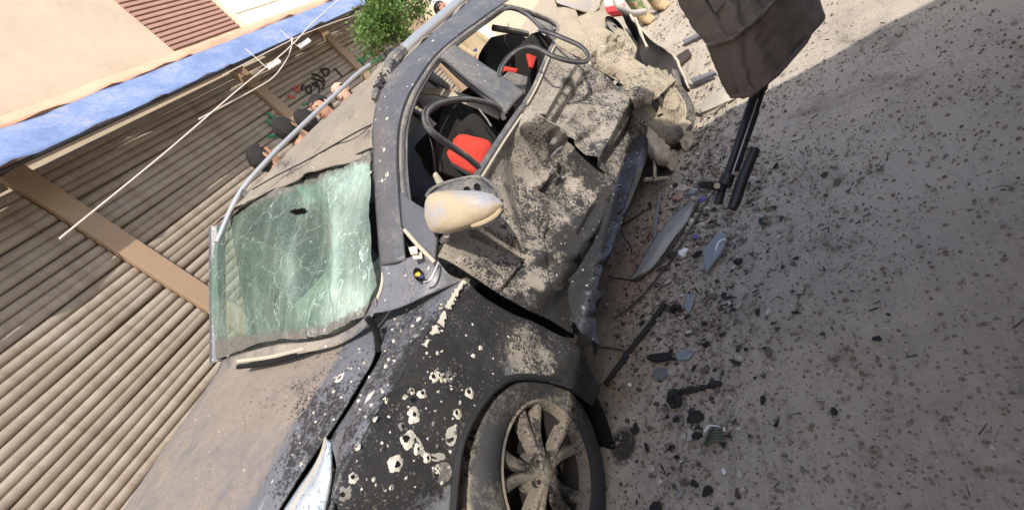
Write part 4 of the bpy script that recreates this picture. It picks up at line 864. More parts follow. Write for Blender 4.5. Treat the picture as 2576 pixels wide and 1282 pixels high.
MB().loft(dome(oc, D0, .05, side=-1), cap=True).build('mirror_back', M['plastic_dusty'], mobj)
ln = [(1188, 578, 0)]
MB().prism([at(a, b, dep=D0-.052) for a, b in ((1186, 487), (1240, 494), (1240, 512), (1212, 528), (1186, 535), (1180, 515))], tuple(-FW*.002-np.array([0, 0, 0]))).build('bare_patch', simple('bare_plastic', (.20, .21, .24), .35, 0, .2, 20, .1), mobj, smooth=False)
stl = [at(a, b, dep=D0-dd) for a, b, dd in ((1184, 568, .038), (1215, 560, .046), (1245, 543, .045), (1261, 524, .032))]
MB().tube(cr1(np.array(stl), 20), [.003]+[.010]*17+[.008, .003], 8).build('side_repeater', simple('amber_dusty', (.36, .29, .19), .4, 0, .15, 12, .1), mobj)
MB().tube(cr1(np.array([at(a, b, dep=D0-dd) for a, b, dd in ((1182, 577, .036), (1218, 571, .046), (1248, 553, .045), (1264, 532, .030))]), 20), .0025, 6).build('repeater_seam', M['seal_dark'], mobj)
rimp = [at(a, b, dep=D0+c) for a, b, c in ((1074, 492, .05), (1090, 474, .10), (1130, 458, .12), (1180, 447, .12), (1208, 447, .12), (1228, 458, .11), (1250, 480, .08), (1262, 505, .03))]
MB().tube(cr1(np.array(rimp), 40), .008, 8).build('mirror_rim', M['plastic_dusty'], mobj)
G = surf([[at(a, b, dep=D0+c+.005) for a, b, c in ((1078, 492, .05), (1130, 462, .11), (1200, 450, .11), (1250, 485, .07))], [at(a, b, dep=D0+c) for a, b, c in ((1085, 492, .03), (1135, 484, .03), (1195, 484, .02), (1248, 496, .02))]], 8, 24)
MB().grid(G).build('mirror_shell', M['plastic_dusty'], mobj, solid=.004)
for a, b in ((1175, 478), (1200, 470)):
    MB().lathe([(0, .0), (0, .012), (.006, .012)], at(a, b, dep=D0+.03), tuple(-FW), 14).build('bolt_hole', M['hole'], mobj)
MB().loft([[Vector(at(1125+8*math.cos(t), 590+7*math.sin(t), dep=D0+.01)) for t in np.linspace(0, 6.28, 12, endpoint=False)], [Vector(at(1118+14*math.cos(t), 605+9*math.sin(t), dep=D0+.08)) for t in np.linspace(0, 6.28, 12, endpoint=False)]]).build('mirror_foot', M['cap'], mobj, dirt=dirt_shade_f(.5, 0, .05, 0))
# door handle remains and inner latch plate on the crumpled corner
hd = [at(a, b, x=.91) for a, b in ((1378, 368), (1386, 356), (1396, 352), (1399, 362), (1390, 374))]
MB().prism(hd, (.025, 0, .01)).build('door_handle', M['plastic_dusty'], fd, smooth=False, bevel=.006)
MB().tube(cr1(np.array([at(a, b, x=.95) for a, b in ((1388, 395), (1400, 380), (1414, 370))]), 12), .007, 8).build('door_handle', M['plastic_dusty'], fd)
# --- front wheel
def wheel(c, ax, label, r0=.362, squash=0, dustd=.5, dmax=1.0, spokes=True, rimmat='rim', rk=1.0, tyremat='tyre'):
    c = Vector(c); ax = Vector(ax).normalized(); w = bpy.data.objects.new('wheel', None); coll.objects.link(w); w.parent = car; ORI[w.name] = origin(car); w['label'] = label
    k = r0/.362; prof = [(.0, .246*rk), (.012, .26*rk), (.02, .285*rk), (.022, .31*(1+rk)/2), (.008, .336), (-.012, .351), (-.03, .357)]
    for a in (-.055, -.105, -.155): prof += [(a+.018, .361), (a+.004, .362), (a+.0035, .353), (a-.0035, .353), (a-.004, .362)]
    prof += [(-.185, .359), (-.205, .350), (-.222, .33), (-.225, .30), (-.215, .26), (-.205, .246)]
    mb = MB(); mb.lathe([(a, r*k) for a, r in prof], c, ax, 160, closed=False)
    for vi, pv in enumerate(mb.v):
        q = Vector(pv)-c; a = q.dot(ax); rv = q-ax*a
        if -.205 < a < .0 and rv.length > .345*k and (vi//2) % 4 == 0: mb.v[vi] = tuple(Vector(pv)-rv.normalized()*.006)
    def td(p):
        q = Vector(p)-c; a = q.dot(ax); rr = (q-ax*a).length; n = .5+.6*fnoise(p, 4, 3, 7); up = (q-ax*a).normalized().z
        tread = sm(.02, -.07, a); return [min(dmax, max(0, dustd*(tread*.75+.34)+.55*n-.30+.12*up)), max(0, .3-.3*n)*(1-tread), .75, 0]
    mb.build('tyre', M[tyremat], w, dirt=td)
    k *= rk; rm = MB(); rm.lathe([(.004, .250*k), (.010, .243*k), (.002, .234*k), (-.03, .226*k), (-.10, .205*k), (-.19, .215*k), (-.21, .246*k)], c, ax, 72); rdf = (lambda q_: [max(0, min(1, .80+.7*fnoise(q_, 6, 3, 3))), max(0, .14+.8*fnoise(q_, 5, 3, 9)), .55, 0]) if rimmat == 'rim' else None
    rim = rm.build('rim', M[rimmat], w, dirt=rdf)
    MB().lathe([(-.030, .222*k), (-.09, .20*k), (-.19, .205*k), (-.195, .0)], c, ax, 60).build('rim_barrel', M['inner'] if rimmat == 'rim' else M['rim_dust'], rim)  # dark barrel colour puts in the shade of the gaps between spokes
    MB().lathe([(-.115, .0), (-.115, .165*k), (-.135, .165*k), (-.135, 0)], c, ax, 48).build('brake_disc', M['inner'], rim)
    u0 = Vector((0, 0, 1)); u0 = (u0-ax*u0.dot(ax)).normalized(); w0 = ax.cross(u0)
    mb = MB(); mb.lathe([(.0, .0), (.0, .028), (-.006, .036), (-.012, .062), (-.05, .068), (-.09, .07)], c+ax*(-.006), ax, 36); mb.build('hub', M[rimmat], rim, dirt=rdf)
    if spokes:
        for s in range(5):
            for dl in (-.155, .155):
                a = s*2*math.pi/5+.42+dl*.0; n = 7; rings = []
                for i in range(n):
                    t = i/(n-1.0); r_ = (.045+(.236-.045)*t)*k; an = a+dl*(.75+.75*t); d = u0*math.cos(an)+w0*math.sin(an); tn = ax.cross(d)
                    hw = (.0125+.0075*t)*k; zf = -.004-.018*math.sin(math.pi*min(1, t*1.05))*.7; o = c+d*r_
                    rings.append([o+tn*hw+ax*(zf-.05), o+tn*hw+ax*(zf-.006), o+tn*hw*.55+ax*zf, o-tn*hw*.55+ax*zf, o-tn*hw+ax*(zf-.006), o-tn*hw+ax*(zf-.05)])
                MB().loft(rings).build('spoke', M[rimmat], rim, dirt=rdf)
            an = s*2*math.pi/5+.42+math.pi/5; d = u0*math.cos(an)+w0*math.sin(an)
            MB().lathe([(.002, 0), (.002, .007), (-.02, .009), (-.02, .0165), (-.002, .0175)], c+d*.052-ax*.012, ax, 14).build('wheel_nut', M['inner'], rim)
    return w
wheel((.905, .095, .340), (1, .06, -.05), 'dusty front wheel with twin spoke alloy rim', r0=.360, dustd=.95, rk=.97)
# the rear wheel, canted and coated in dust
M['rim_dust'] = simple('dust_caked_rim', (.34, .285, .205), .95, 0, .4, 12, .6)
M['caked'] = paint('caked_dust', (.12, .105, .085), (.36, .30, .22), .95)
M['tyre_dust'] = paint('dust_caked_tyre', (.10, .09, .075), (.33, .285, .215), .9); RWC = at(1662, 254, x=1.13); RWA = (.93, -.22, .30)
wheel(RWC, RWA, 'rear wheel splayed out and caked in tan dust', r0=.315, dustd=1.6, rimmat='rim_dust', spokes=False, tyremat='tyre_dust')
ra = Vector(RWA).normalized(); rc = Vector(RWC)
mb = MB(); mb.lathe([(.048, .0), (.050, .04), (.044, .07), (.052, .09), (.050, .115), (.022, .132), (.012, .16), (.006, .19), (.0, .222)], rc, ra, 44); hc = mb.build('wheel_disc', M['caked'], car, dirt=dirt_shade_f(.85, 0, .5, .1))
dv = hc.data.vertices
for v in dv: v.co += ra*.012*fnoise(v.co, 14, 3, 6)
for pts_ in (((1640, 250), (1648, 258), (1656, 270), (1652, 284), (1644, 272), (1640, 262)), ((1662, 238), (1668, 236), (1671, 250), (1668, 252)), ((1652, 292), (1664, 286), (1668, 290), (1656, 296))):
    P = [Vector(at(a, b, x=1.195)) for a, b in pts_]; MB().prism(P, (.004, 0, .002)).build('disc_slot', M['hole'], hc, smooth=False)
G = surf(px_rows([[(1640, 340, 1.0), (1700, 385, 1.02), (1735, 400, 1.04)], [(1650, 420, .98), (1690, 435, 1.0), (1728, 425, 1.02)]]), 12, 14); G = dent(G, .02, 7, 173)
MB().grid(G).build('torn_liner', M['inner'], car, solid=.006)
G = surf(px_rows([[(1690, 375, 1.08), (1722, 392, 1.1)], [(1672, 410, 1.06), (1728, 418, 1.1)], [(1690, 432, 1.06), (1708, 428, 1.08)]]), 8, 8); MB().grid(G).build('torn_liner', M['caked'], car, solid=.006, dirt=dirt_shade_f(.8, .1, .5, 0))
MB().tube(cr1(np.array([at(a, b, x=1.06) for a, b in ((1638, 310), (1644, 360), (1646, 400), (1648, 455))]), 16), [.018]*6+[.010]*10, 7).build('bracket_bar', M['caked'], car, dirt=dirt_shade_f(.8, .1, .5, 0))
MB().tube([at(1622, 452, x=1.03), at(1680, 448, x=1.05)], .014, 7).build('bracket_foot', M['caked'], car, dirt=dirt_shade_f(.8, .1, .5, 0))

for k, (rows_, lab) in enumerate((([[(1590, 200, 1.10), (1640, 170, 1.16), (1700, 205, 1.2)], [(1585, 240, 1.12), (1625, 225, 1.2), (1672, 228, 1.22)], [(1600, 275, 1.10), (1622, 262, 1.16), (1640, 262, 1.18)]], 'dust caked crumpled wheel arch'),
        ([[(1715, 225, 1.10), (1735, 262, 1.16), (1762, 330, 1.15)], [(1700, 250, 1.14), (1722, 300, 1.2), (1745, 360, 1.2)], [(1690, 300, 1.1), (1705, 340, 1.14), (1725, 385, 1.14)]], 'torn dusty arch lining behind the wheel'),
        ([[(1636, 300, 1.04), (1668, 350, 1.08), (1690, 385, 1.08)], [(1628, 340, 1.08), (1655, 385, 1.12), (1680, 405, 1.12)], [(1635, 395, 1.04), (1655, 415, 1.06), (1672, 418, 1.08)]], 'bent dusty plate under the wheel'))):
    G = surf(px_rows(rows_), 30, 30); G = dent(G, .026, 8+k, 175+k*3, 3)
    for j in range(30):
        G[0, j] += np.array([.02, 0, .03])*fnoise((j*.45, k, 0), 1, 2); G[-1, j] += np.array([.02, 0, .03])*fnoise((j*.5, k, 4), 1, 2)
    MB().grid(G).build('crumpled_arch', M['paint_tan'], car, dirt=dirt_shade_f(.92, 0, .2, .1), solid=.005, label=lab, sharp=14)
# --- cabin
def slab(name, pts, h, mat, parent=car, bevel=0): return MB().prism(pts, h).build(name, M[mat], parent, smooth=False, bevel=bevel)
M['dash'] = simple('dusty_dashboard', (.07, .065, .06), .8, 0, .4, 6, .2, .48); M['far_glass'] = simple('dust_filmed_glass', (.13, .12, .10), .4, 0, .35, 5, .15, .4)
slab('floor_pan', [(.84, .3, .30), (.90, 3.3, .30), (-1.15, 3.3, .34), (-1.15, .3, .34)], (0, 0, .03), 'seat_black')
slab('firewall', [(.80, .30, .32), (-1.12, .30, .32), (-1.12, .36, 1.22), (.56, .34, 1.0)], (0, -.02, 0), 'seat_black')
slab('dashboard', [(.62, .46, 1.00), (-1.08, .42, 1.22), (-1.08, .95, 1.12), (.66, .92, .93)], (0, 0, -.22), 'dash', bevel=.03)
for k, (x, y, z, c) in enumerate(((-.18, .62, 1.11, 'cream'), (.12, .78, 1.02, 'plastic_dusty'), (-.40, .72, 1.13, 'cream'), (.02, .55, 1.10, 'plastic_dusty'))):
    g = MB(); a = random.uniform(0, 3); g.box((x, y, z+.02), (.26, .18, .05), Matrix.Rotation(a, 3, 'Z')@Matrix.Rotation(.3, 3, 'X')); g.build('dash_debris', M[c], car, smooth=False, bevel=.01)
MB().tube([Vector((.32+.18*math.cos(t), 1.02+.05*math.sin(t), 1.02+.17*math.sin(t))) for t in np.linspace(0, 6.28, 28, endpoint=False)], .014, 8, closed=True).build('steering_wheel', M['black_plastic'], car)
def seat(y, x0, x1, red, nm):
    s = bpy.data.objects.new('seat', None); coll.objects.link(s); s.parent = car; ORI[s.name] = origin(car); s['label'] = nm
    w = x1-x0; cx = (x0+x1)/2; rr = Matrix.Rotation(-.28, 3, 'X')
    MB().box((cx, y-.22, .58), (w, .52, .20)).build('seat_cushion', M['seat_black'], s, bevel=.06)
    MB().box((cx, y+.10, .90), (w, .16, .66), rr).build('backrest', M['seat_black'], s, bevel=.06)
    MB().box((cx, y-.22, .665), (w*.62, .44, .06)).build('seat_panel', M['seat_red'] if red else M['seat_black'], s, bevel=.02)
    return s
s1 = seat(1.50, .06, .62, True, 'black and red front seat by the window')
seat(1.50, -.92, -.32, True, 'black and red front seat on the far side')
s2 = seat(2.62, -.95, .70, False, 'black rear bench')
# near seat back turned to the light: red cloth inside a black bolster
def pxslab(name, pts, x, th, mat, parent, dep_in=0, bev=.012):
    P = [Vector(at(a, b, x=x)) for a, b in pts]; return MB().prism(P, (-th, th*.3, -th*.2)).build(name, M[mat], parent, smooth=False, bevel=bev)
pxslab('backrest_mesh', [(1112, 262), (1168, 258), (1225, 300), (1240, 350), (1205, 440), (1160, 452), (1105, 430), (1098, 380)], .46, .10, 'seat_black', s1)
DS = float((np.array(at(1165, 390, x=.50))-CAM)@FW)
MB().loft(dome([(1140, 352, 0), (1158, 338, 0), (1190, 343, 0), (1235, 362, 0), (1212, 425, 0), (1190, 442, 0), (1150, 425, 0), (1108, 405, 0), (1112, 385, 0), (1134, 372, 0)], DS, .035)).build('seat_red_panel', M['seat_red'], s1)
MB().tube([at(a, b, dep=DS-.02) for a, b in ((1112, 395), (1128, 410), (1160, 428), (1192, 446))], .012, 8).build('seat_piping', M['black_plastic'], s1)
pxslab('seat_side_tab', [(1090, 435), (1098, 428), (1118, 455), (1122, 470), (1108, 475)], .58, .03, 'cream', s1)
pxslab('seat_base_red', [(1112, 462), (1150, 455), (1180, 462), (1150, 478), (1115, 474)], .52, .03, 'seat_red', s1)
pxslab('rear_headrest', [(1215, 118), (1238, 88), (1290, 78), (1328, 92), (1335, 130), (1318, 190), (1270, 212), (1228, 190)], .40, .12, 'seat_black', s2, bev=.03)
pxslab('rear_red_panel', [(1326, 132), (1352, 142), (1342, 172), (1334, 166)], .62, .03, 'seat_red', s2)
pxslab('rear_red_panel', [(1270, 164), (1306, 172), (1300, 184), (1268, 178)], .58, .03, 'seat_red', s2)
pxslab('rear_shelf', [(1262, 195), (1280, 178), (1330, 192), (1322, 240), (1300, 228)], .74, .02, 'plastic_dusty', s2)
MB().tube([at(1240, 70, x=.52), at(1262, 74, x=.54), at(1300, 80, x=.55), at(1326, 86, x=.55)], .022, 8).build('grab_handle', M['plastic_dusty'], car)
G = surf([[at(1058, 222, x=.55), at(1120, 226, x=.55), at(1200, 250, x=.62), at(1262, 286, x=.74)], [at(1060, 236, x=.55), at(1118, 244, x=.55), at(1195, 272, x=.62), at(1255, 300, x=.74)]], 4, 20)
MB().grid(G).build('inner_pillar_trim', M['cream'], car, solid=.01)
MB().tube([at(1205, 275, x=.70), at(1225, 300, x=.72), at(1236, 318, x=.74)], .004, 5).build('hanging_wire', M['rail'], car)
for k, (a, b, c, d, e, f) in enumerate(((1060, 300, 1085, 360, 1095, 430), (1205, 255, 1215, 300, 1190, 330), (1130, 150, 1165, 180, 1175, 215), (1280, 60, 1270, 100, 1290, 130))):
    MB().tube(cr1(np.array([at(a, b, x=.50), at(c, d, x=.56), at(e, f, x=.50)]), 14), .0035, 5).build('loose_wire', M['plastic_dusty' if k % 2 else 'black_plastic'], car)
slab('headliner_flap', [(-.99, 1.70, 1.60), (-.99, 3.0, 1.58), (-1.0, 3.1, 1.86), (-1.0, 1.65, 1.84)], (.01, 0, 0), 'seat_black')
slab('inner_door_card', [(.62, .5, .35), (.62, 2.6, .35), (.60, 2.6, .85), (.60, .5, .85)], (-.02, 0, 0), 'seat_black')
# --- far side of the body
far = [[(-1.22, -.55, .55), (-1.24, .2, .50), (-1.24, 1.4, .45), (-1.24, 2.5, .45), (-1.2, 3.4, .55)], [(-1.24, -.55, .90), (-1.26, .2, .95), (-1.26, 1.4, .95), (-1.26, 2.5, .95), (-1.2, 3.5, .95)], [(-1.12, -.72, 1.13), (-1.14, .2, 1.23), (-1.18, 1.4, 1.32), (-1.16, 2.5, 1.34), (-1.12, 3.5, 1.34)]]
panel('far_side', [[np.array(p) for p in r] for r in far], .4, 0, .1, 14, 30, (.004, 6, 181), axis=None)
for y0, z0, y1, z1 in ((.36, 1.28, 1.0, 1.83), (1.55, 1.3, 1.6, 1.84), (2.6, 1.3, 2.5, 1.84), (3.4, 1.3, 3.05, 1.86)):
    MB().tube([(-1.13, y0, z0), (-1.01, y1, z1)], .045, 8).build('far_pillar', M['pillar'], car, dirt=None)
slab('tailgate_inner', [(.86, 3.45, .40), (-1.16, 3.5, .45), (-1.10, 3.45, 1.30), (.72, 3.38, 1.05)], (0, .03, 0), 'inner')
mb = MB(); mb.lathe([(-.11, .0), (-.11, .20), (-.11, .33), (-.09, .352), (.09, .352), (.11, .33), (.11, .2), (.11, 0)], (-1.12, .085, .352), (1, 0, 0), 40); mb.build('far_wheel', M['seal_dark'], car)
mb = MB(); mb.lathe([(-.11, .0), (-.11, .20), (-.11, .33), (-.09, .352), (.09, .352), (.11, .33), (.11, .2), (.11, 0)], (-1.12, 2.85, .352), (1, 0, 0), 40); mb.build('far_wheel', M['seal_dark'], car)

slab('far_window', [(-1.13, .62, 1.28), (-1.13, 1.52, 1.30), (-1.0, 1.55, 1.83), (-1.0, 1.10, 1.82)], (-.006, 0, 0), 'far_glass')
slab('far_window', [(-1.13, 2.66, 1.3), (-1.13, 3.35, 1.3), (-1.0, 3.0, 1.84), (-1.0, 2.60, 1.84)], (-.006, 0, 0), 'far_glass')

# ================================================================== people
M['skin'] = simple('skin', (.40, .22, .145), .6, 0, .12, 6, .05); M['skin_pale'] = simple('skin_light', (.52, .32, .24), .6, 0, .1, 6, .05)
M['hair'] = simple('black_hair', (.012, .010, .009), .55, 0, .5, 60, .8)
def ell(c, u, w, ru, rw, n=20, wob=0, seed=0): return [Vector(c)+u*(ru*math.cos(2*math.pi*k/n))*(1+wob*fnoise((k*.7, seed, c[2]*6), 1, 2))+w*(rw*math.sin(2*math.pi*k/n))*(1+wob*fnoise((k*.7, seed+5, c[2]*6), 1, 2)) for k in range(n)]
def person(base, head, h, label, shirt, trousers, hair='hair', skin='skin', shoe=None, group='bystanders', lean=0, bootk=1.0, long_coat=False, look=0, bald=False, arms_up=False):
    """base: point between the feet; head: heading angle; h: height"""
    base = Vector(base); F = Vector((math.cos(head), math.sin(head), 0)); S = Vector((-F.y, F.x, 0)); Z = Vector((0, 0, 1)); k = h/1.75
    root = empty('person', base, label, 'person', group)
    def q(f, s, z): return base+F*(f+lean*max(0, z-.9))*k+S*s*k+Z*z*k
    pts = {'pel': (0, 0, .95, .13), 'sp': (0, 0, 1.12, .125), 'ch': (.01, 0, 1.32, .135), 'nk': (.0, 0, 1.47, .06), 'hd0': (.02, 0, 1.56, .068), 'hd1': (.015, 0, 1.65, .086), 'hd2': (.0, 0, 1.71, .065)}
    ed = [('pel', 'sp'), ('sp', 'ch'), ('ch', 'nk'), ('nk', 'hd0'), ('hd0', 'hd1'), ('hd1', 'hd2')]
    for s, n in ((1, 'l'), (-1, 'r')):
        pts.update({'sh'+n: (.0, .17*s, 1.40, .06), 'el'+n: (.0, .235*s, 1.12, .042), 'wr'+n: (.09, .24*s, .88, .030), 'pa'+n: (.12, .235*s, .80, .034), 'fi'+n: (.14, .225*s, .735, .018), 'th'+n: (.15, .20*s, .79, .014),
                    'hp'+n: (.0, .095*s, .90, .085), 'kn'+n: (.015, .105*s, .50, .058), 'an'+n: (-.01, .112*s, .10, .036), 'to'+n: (.10, .115*s, .03, .022)})
        if arms_up: pts.update({'el'+n: (.06, .25*s, 1.14, .042), 'wr'+n: (.24, .12*s, 1.22, .030), 'pa'+n: (.28, .07*s, 1.25, .034), 'fi'+n: (.30, .02*s, 1.27, .018), 'th'+n: (.28, .05*s, 1.30, .014)})
        ed += [('ch', 'sh'+n), ('sh'+n, 'el'+n), ('el'+n, 'wr'+n), ('wr'+n, 'pa'+n), ('pa'+n, 'fi'+n), ('pa'+n, 'th'+n), ('pel', 'hp'+n), ('hp'+n, 'kn'+n), ('kn'+n, 'an'+n), ('an'+n, 'to'+n)]
    nm = list(pts); me = bpy.data.meshes.new('body'); me.from_pydata([q(*pts[n][:3])-base for n in nm], [(nm.index(a), nm.index(b)) for a, b in ed], [])
    me.materials.append(M[skin]); ob = bpy.data.objects.new('body', me); coll.objects.link(ob); ob.parent = root
    ob.modifiers.new('skin', 'SKIN'); sv = me.skin_vertices[0].data
    for i, n in enumerate(nm): r = pts[n][3]*k; sv[i].radius = (r, r); sv[i].use_root = (n == 'pel')
    ob.modifiers['skin'].use_smooth_shade = True; ss = ob.modifiers.new('sub', 'SUBSURF'); ss.levels = 1; ss.render_levels = 2
    # clothes as lofted shells
    def shell(name, rings, mat): return MB().loft(rings, cap=True).build(name, mat, root)
    hem = .55 if long_coat else .86
    tor = [(hem, .215 if not long_coat else .24, .155), (.98, .19, .14), (1.12, .182, .135), (1.28, .20, .145), (1.38, .195, .13), (1.44, .13, .095), (1.48, .075, .07)]
    shell('shirt', [ell(q(.005, 0, z), S, F, a*k, b*k, 24, .12, 1) for z, a, b in tor], shirt)
    for s in (1, -1):
        P = [q(.0, .15*s, 1.41), q(.0, .20*s, 1.30), q(.0, .245*s, 1.12), q(.05, .248*s, 1.0), q(.085, .243*s, .90)]
        if arms_up: P = [q(.0, .15*s, 1.41), q(.03, .21*s, 1.28), q(.06, .25*s, 1.14), q(.15, .19*s, 1.18), q(.22, .135*s, 1.215)]
        MB().tube(P, [.075*k, .074*k, .060*k, .055*k, .047*k], 12).build('sleeve', shirt, root)
        P = [q(.0, .085*s, .97), q(.005, .10*s, .75), q(.015, .107*s, .50), q(.0, .11*s, .28), q(-.005, .112*s, .05)]
        MB().tube(P, [.115*k, .105*k, .085*k, .080*k, .080*k], 14).build('trouser_leg', trousers, root)
        sh = [ell(q(-.07, .113*s, z), S, F, .001, .001) for z in (0,)]
        rings = []
        for f, wd, ht in ((-.085, .028, .07), (-.06, .044, .11), (0, .048, .13), (.06, .049, .10), (.12, .052, .082), (.165, .046, .065), (.19, .03, .04)):
            c = q(f, .115*s, ht*.5); rings.append([c+S*(wd*bootk*math.cos(t))*k+Z*(ht*.5*math.sin(t))*k for t in np.linspace(0, 6.283, 14, endpoint=False)])
        bt = MB().loft(rings).build('boot', shoe or M['black_plastic'], root)
        MB().tube([q(-.005, .113*s, .05), q(-.01, .112*s, .22)], [.064*k*bootk, .066*k*bootk], 12).build('boot_shaft', shoe or M['black_plastic'], bt)
        MB().loft([[q(f, .115*s, 0)+S*(wd*math.cos(t))*k for t in (0, math.pi)]+[q(f, .115*s, .016)+S*(wd*math.cos(t))*k for t in (math.pi, 0)] for f, wd in ((-.09, .035), (0, .05), (.12, .052), (.19, .03))]).build('sole', M['seal_dark'], bt, smooth=False)
    # face
    hc = q(.02, 0, 1.635); LF = Vector((math.cos(head+look), math.sin(head+look), 0)); LS = Vector((-LF.y, LF.x, 0))
    fm = MB(); rings = []
    for z, a, b, o in ((-.125, .030, .03, .035), (-.105, .05, .06, .022), (-.06, .066, .085, .008), (0, .075, .098, 0), (.045, .077, .10, -.004), (.085, .066, .085, -.008), (.112, .035, .045, -.01)):
        rings.append([hc+LF*((o+b*math.cos(t)))*k+LS*(a*math.sin(t))*k+Z*z*k for t in np.linspace(0, 6.283, 20, endpoint=False)])
    fc = fm.loft(rings).build('face', M[skin], root)
    MB().loft([ell(hc+(LF*.092+Z*.022)*k, LS, Z, .008*k, .008*k, 8), ell(hc+(LF*.112-Z*.028)*k, LS, Z, .015*k, .010*k, 8), ell(hc+(LF*.095-Z*.04)*k, LS, Z, .012*k, .006*k, 8)]).build('nose', M[skin], fc)
    for s in (1, -1):
        MB().lathe([(-.006, 0), (-.004, .007), (.0, .008), (.003, .006), (.004, 0)], hc+(LF*.083+LS*.032*s+Z*.008)*k, tuple(LF), 10).build('eye', M['hair'], fc)
        MB().box(hc+(LF*.088+LS*.033*s+Z*.028)*k, (.012, .034, .007), Matrix(((LF.x, LS.x, 0), (LF.y, LS.y, 0), (0, 0, 1)))).build('eyebrow', M['hair'], fc, bevel=.003)
        MB().loft([ell(hc+(LF*-.005+LS*.074*s)*k, LF, Z, .018*k, .032*k, 10), ell(hc+(LF*-.018+LS*.09*s)*k, LF, Z, .014*k, .028*k, 10)]).build('ear', M[skin], fc)
    MB().box(hc+(LF*.088-Z*.068)*k, (.008, .042, .010), Matrix(((LF.x, LS.x, 0), (LF.y, LS.y, 0), (0, 0, 1)))).build('mouth', M['graf_red'], fc, bevel=.003)
    rings = []
    zs = (-.10, -.075, -.05, -.02, .01, .03, .05, .07, .085, .10, .115, .125, .135)
    for z in zs:
        rr = math.sqrt(max(.02, 1-((z-.01)/.128)**2)); ring = []
        for t in np.linspace(0, 6.283, 40, endpoint=False):
            fr = .5+.5*math.cos(t)
            zz = z if z > .06 else z+(max(0, .062-z))*sm(.35, .75, fr); r2 = math.sqrt(max(.02, 1-((zz-.01)/.130)**2))
            o = 1.0+.10*fnoise((math.cos(t)*2, math.sin(t)*2, z*16+h), 1.6, 3)+.09*fnoise((math.cos(t)*7, math.sin(t)*7, z*60+h), 1.0, 2)
            ring.append(hc+LF*(-.012+.108*math.cos(t)*r2*o)*k+LS*(.088*math.sin(t)*r2*o)*k+Z*zz*k)
        rings.append(ring)
    if not bald: MB().loft(rings).build('hair', M[hair], root)
    else: MB().loft(rings[:6]).build('hair', M[hair], root)
    return root
def cl(name, c, sc=20): return simple(name, c, .9, 0, .25, sc, .3)
SH = {'white': cl('white_shirt', (.66, .67, .68)), 'blue': cl('blue_shirt', (.07, .11, .27)), 'grey': cl('grey_shirt', (.22, .23, .25)), 'black': cl('black_shirt', (.02, .02, .022)), 'tan': cl('tan_jacket', (.34, .27, .17)), 'green': cl('green_shirt', (.10, .20, .14))}
TR = {'jeans': cl('jeans', (.05, .07, .13)), 'khaki': cl('khaki_trousers', (.25, .20, .14)), 'dark': cl('dark_trousers', (.03, .03, .034))}
PVZ = .40
def headpos(px, py, x, h):
    p = at(px, py, x=x); return (p[0], p[1], p[2]-1.655*h/1.75)
for px, py, x, hd, lk, lab, sh, tr, bald, sk in (
    (716, 328, -1.50, 1.1, .9, 'bystander with thick black hair in a white shirt beyond the roof rail', 'white', 'jeans', False, 'skin'),
    (768, 304, -1.62, 1.5, .6, 'bystander seen by the back of his dark hair between two others', 'white', 'dark', False, 'skin'),
    (806, 266, -1.75, -.9, -.5, 'bystander with short dark hair looking down over the roof', 'grey', 'khaki', False, 'skin'),
    (856, 232, -1.75, -.6, -.5, 'bystander with pale forehead beside the shutter post', 'blue', 'dark', True, 'skin_pale'),
    (990, 146, -1.9, 1.6, .5, 'bystander below the small tree, only dark hair showing', 'black', 'jeans', False, 'skin'),
    (655, 398, -1.55, .9, .6, 'bystander in a green shirt at the edge of the crowd', 'green', 'khaki', False, 'skin')):
    p = at(px, py, x=x); h = (p[2]-PVZ)/1.655*1.75; h = min(max(h, 1.6), 1.95); person((p[0], p[1], PVZ), hd, h, lab, SH[sh], TR[tr], skin=sk, look=lk, bald=bald)
# a man in tan leaning at the far side, seen through both side windows
p = at(1185, 112, x=-1.55)
person((p[0], p[1], PVZ), -.1, 1.78, 'man in a tan jacket seen through the rear side windows', SH['tan'], TR['jeans'])
# soldier at the back of the car: only camouflage trousers and tan boots in the frame
def camo():
    m, nt, b = new_mat('camouflage'); co = N(nt, 'ShaderNodeTexCoord').outputs['Object']; n1 = tnoise(nt, co, 16, 2, .4); n2 = tnoise(nt, co, 22, 2, .4, .5)
    c = mixc(nt, mth(nt, 'GREATER_THAN', n1, .5), (.10, .17, .07), (.33, .27, .16)); c = mixc(nt, mth(nt, 'GREATER_THAN', n2, .57), c, (.20, .09, .05)); L(nt, c, b.inputs['Base Color']); b.inputs['Roughness'].default_value = .95; return m
M['camo'] = camo(); M['boot_tan'] = simple('tan_suede', (.40, .29, .17), .95, 0, .2, 20, .3)
q = at(1648, 40, z=0); person((q[0], q[1], 0.0), R(-62), 1.85, 'soldier in camouflage trousers and tan boots behind the wreck', M['camo'], M['camo'], shoe=M['boot_tan'], bootk=1.3, group='soldiers')
# man beside the photographer: brown jacket, rifle hanging muzzle down
def jacket_mat():
    m, nt, b = new_mat('brown_jacket_cloth'); co = N(nt, 'ShaderNodeTexCoord').outputs['Object']; n1 = tnoise(nt, co, 16, 4, .6, .8); n2 = tnoise(nt, co, 180, 3)
    c = mixc(nt, mth(nt, 'MULTIPLY', mth(nt, 'SUBTRACT', n1, .42), 4, clamp=True), (.14, .118, .104), (.19, .163, .142)); L(nt, c, b.inputs['Base Color']); b.inputs['Roughness'].default_value = .95; bump(nt, b, mth(nt, 'ADD', n1, n2), .4, .004); return m
M['jacket'] = jacket_mat(); M['jacket_low'] = cl('dark_brown_cloth', (.115, .09, .077)); M['trouser_brown'] = cl('grey_brown_trousers', (.16, .135, .11))
person((2.58, .98, 0), R(182), 1.82, 'man in brown at the right, a coat over his forearm', M['jacket_low'], M['trouser_brown'], group='soldiers', arms_up=True)
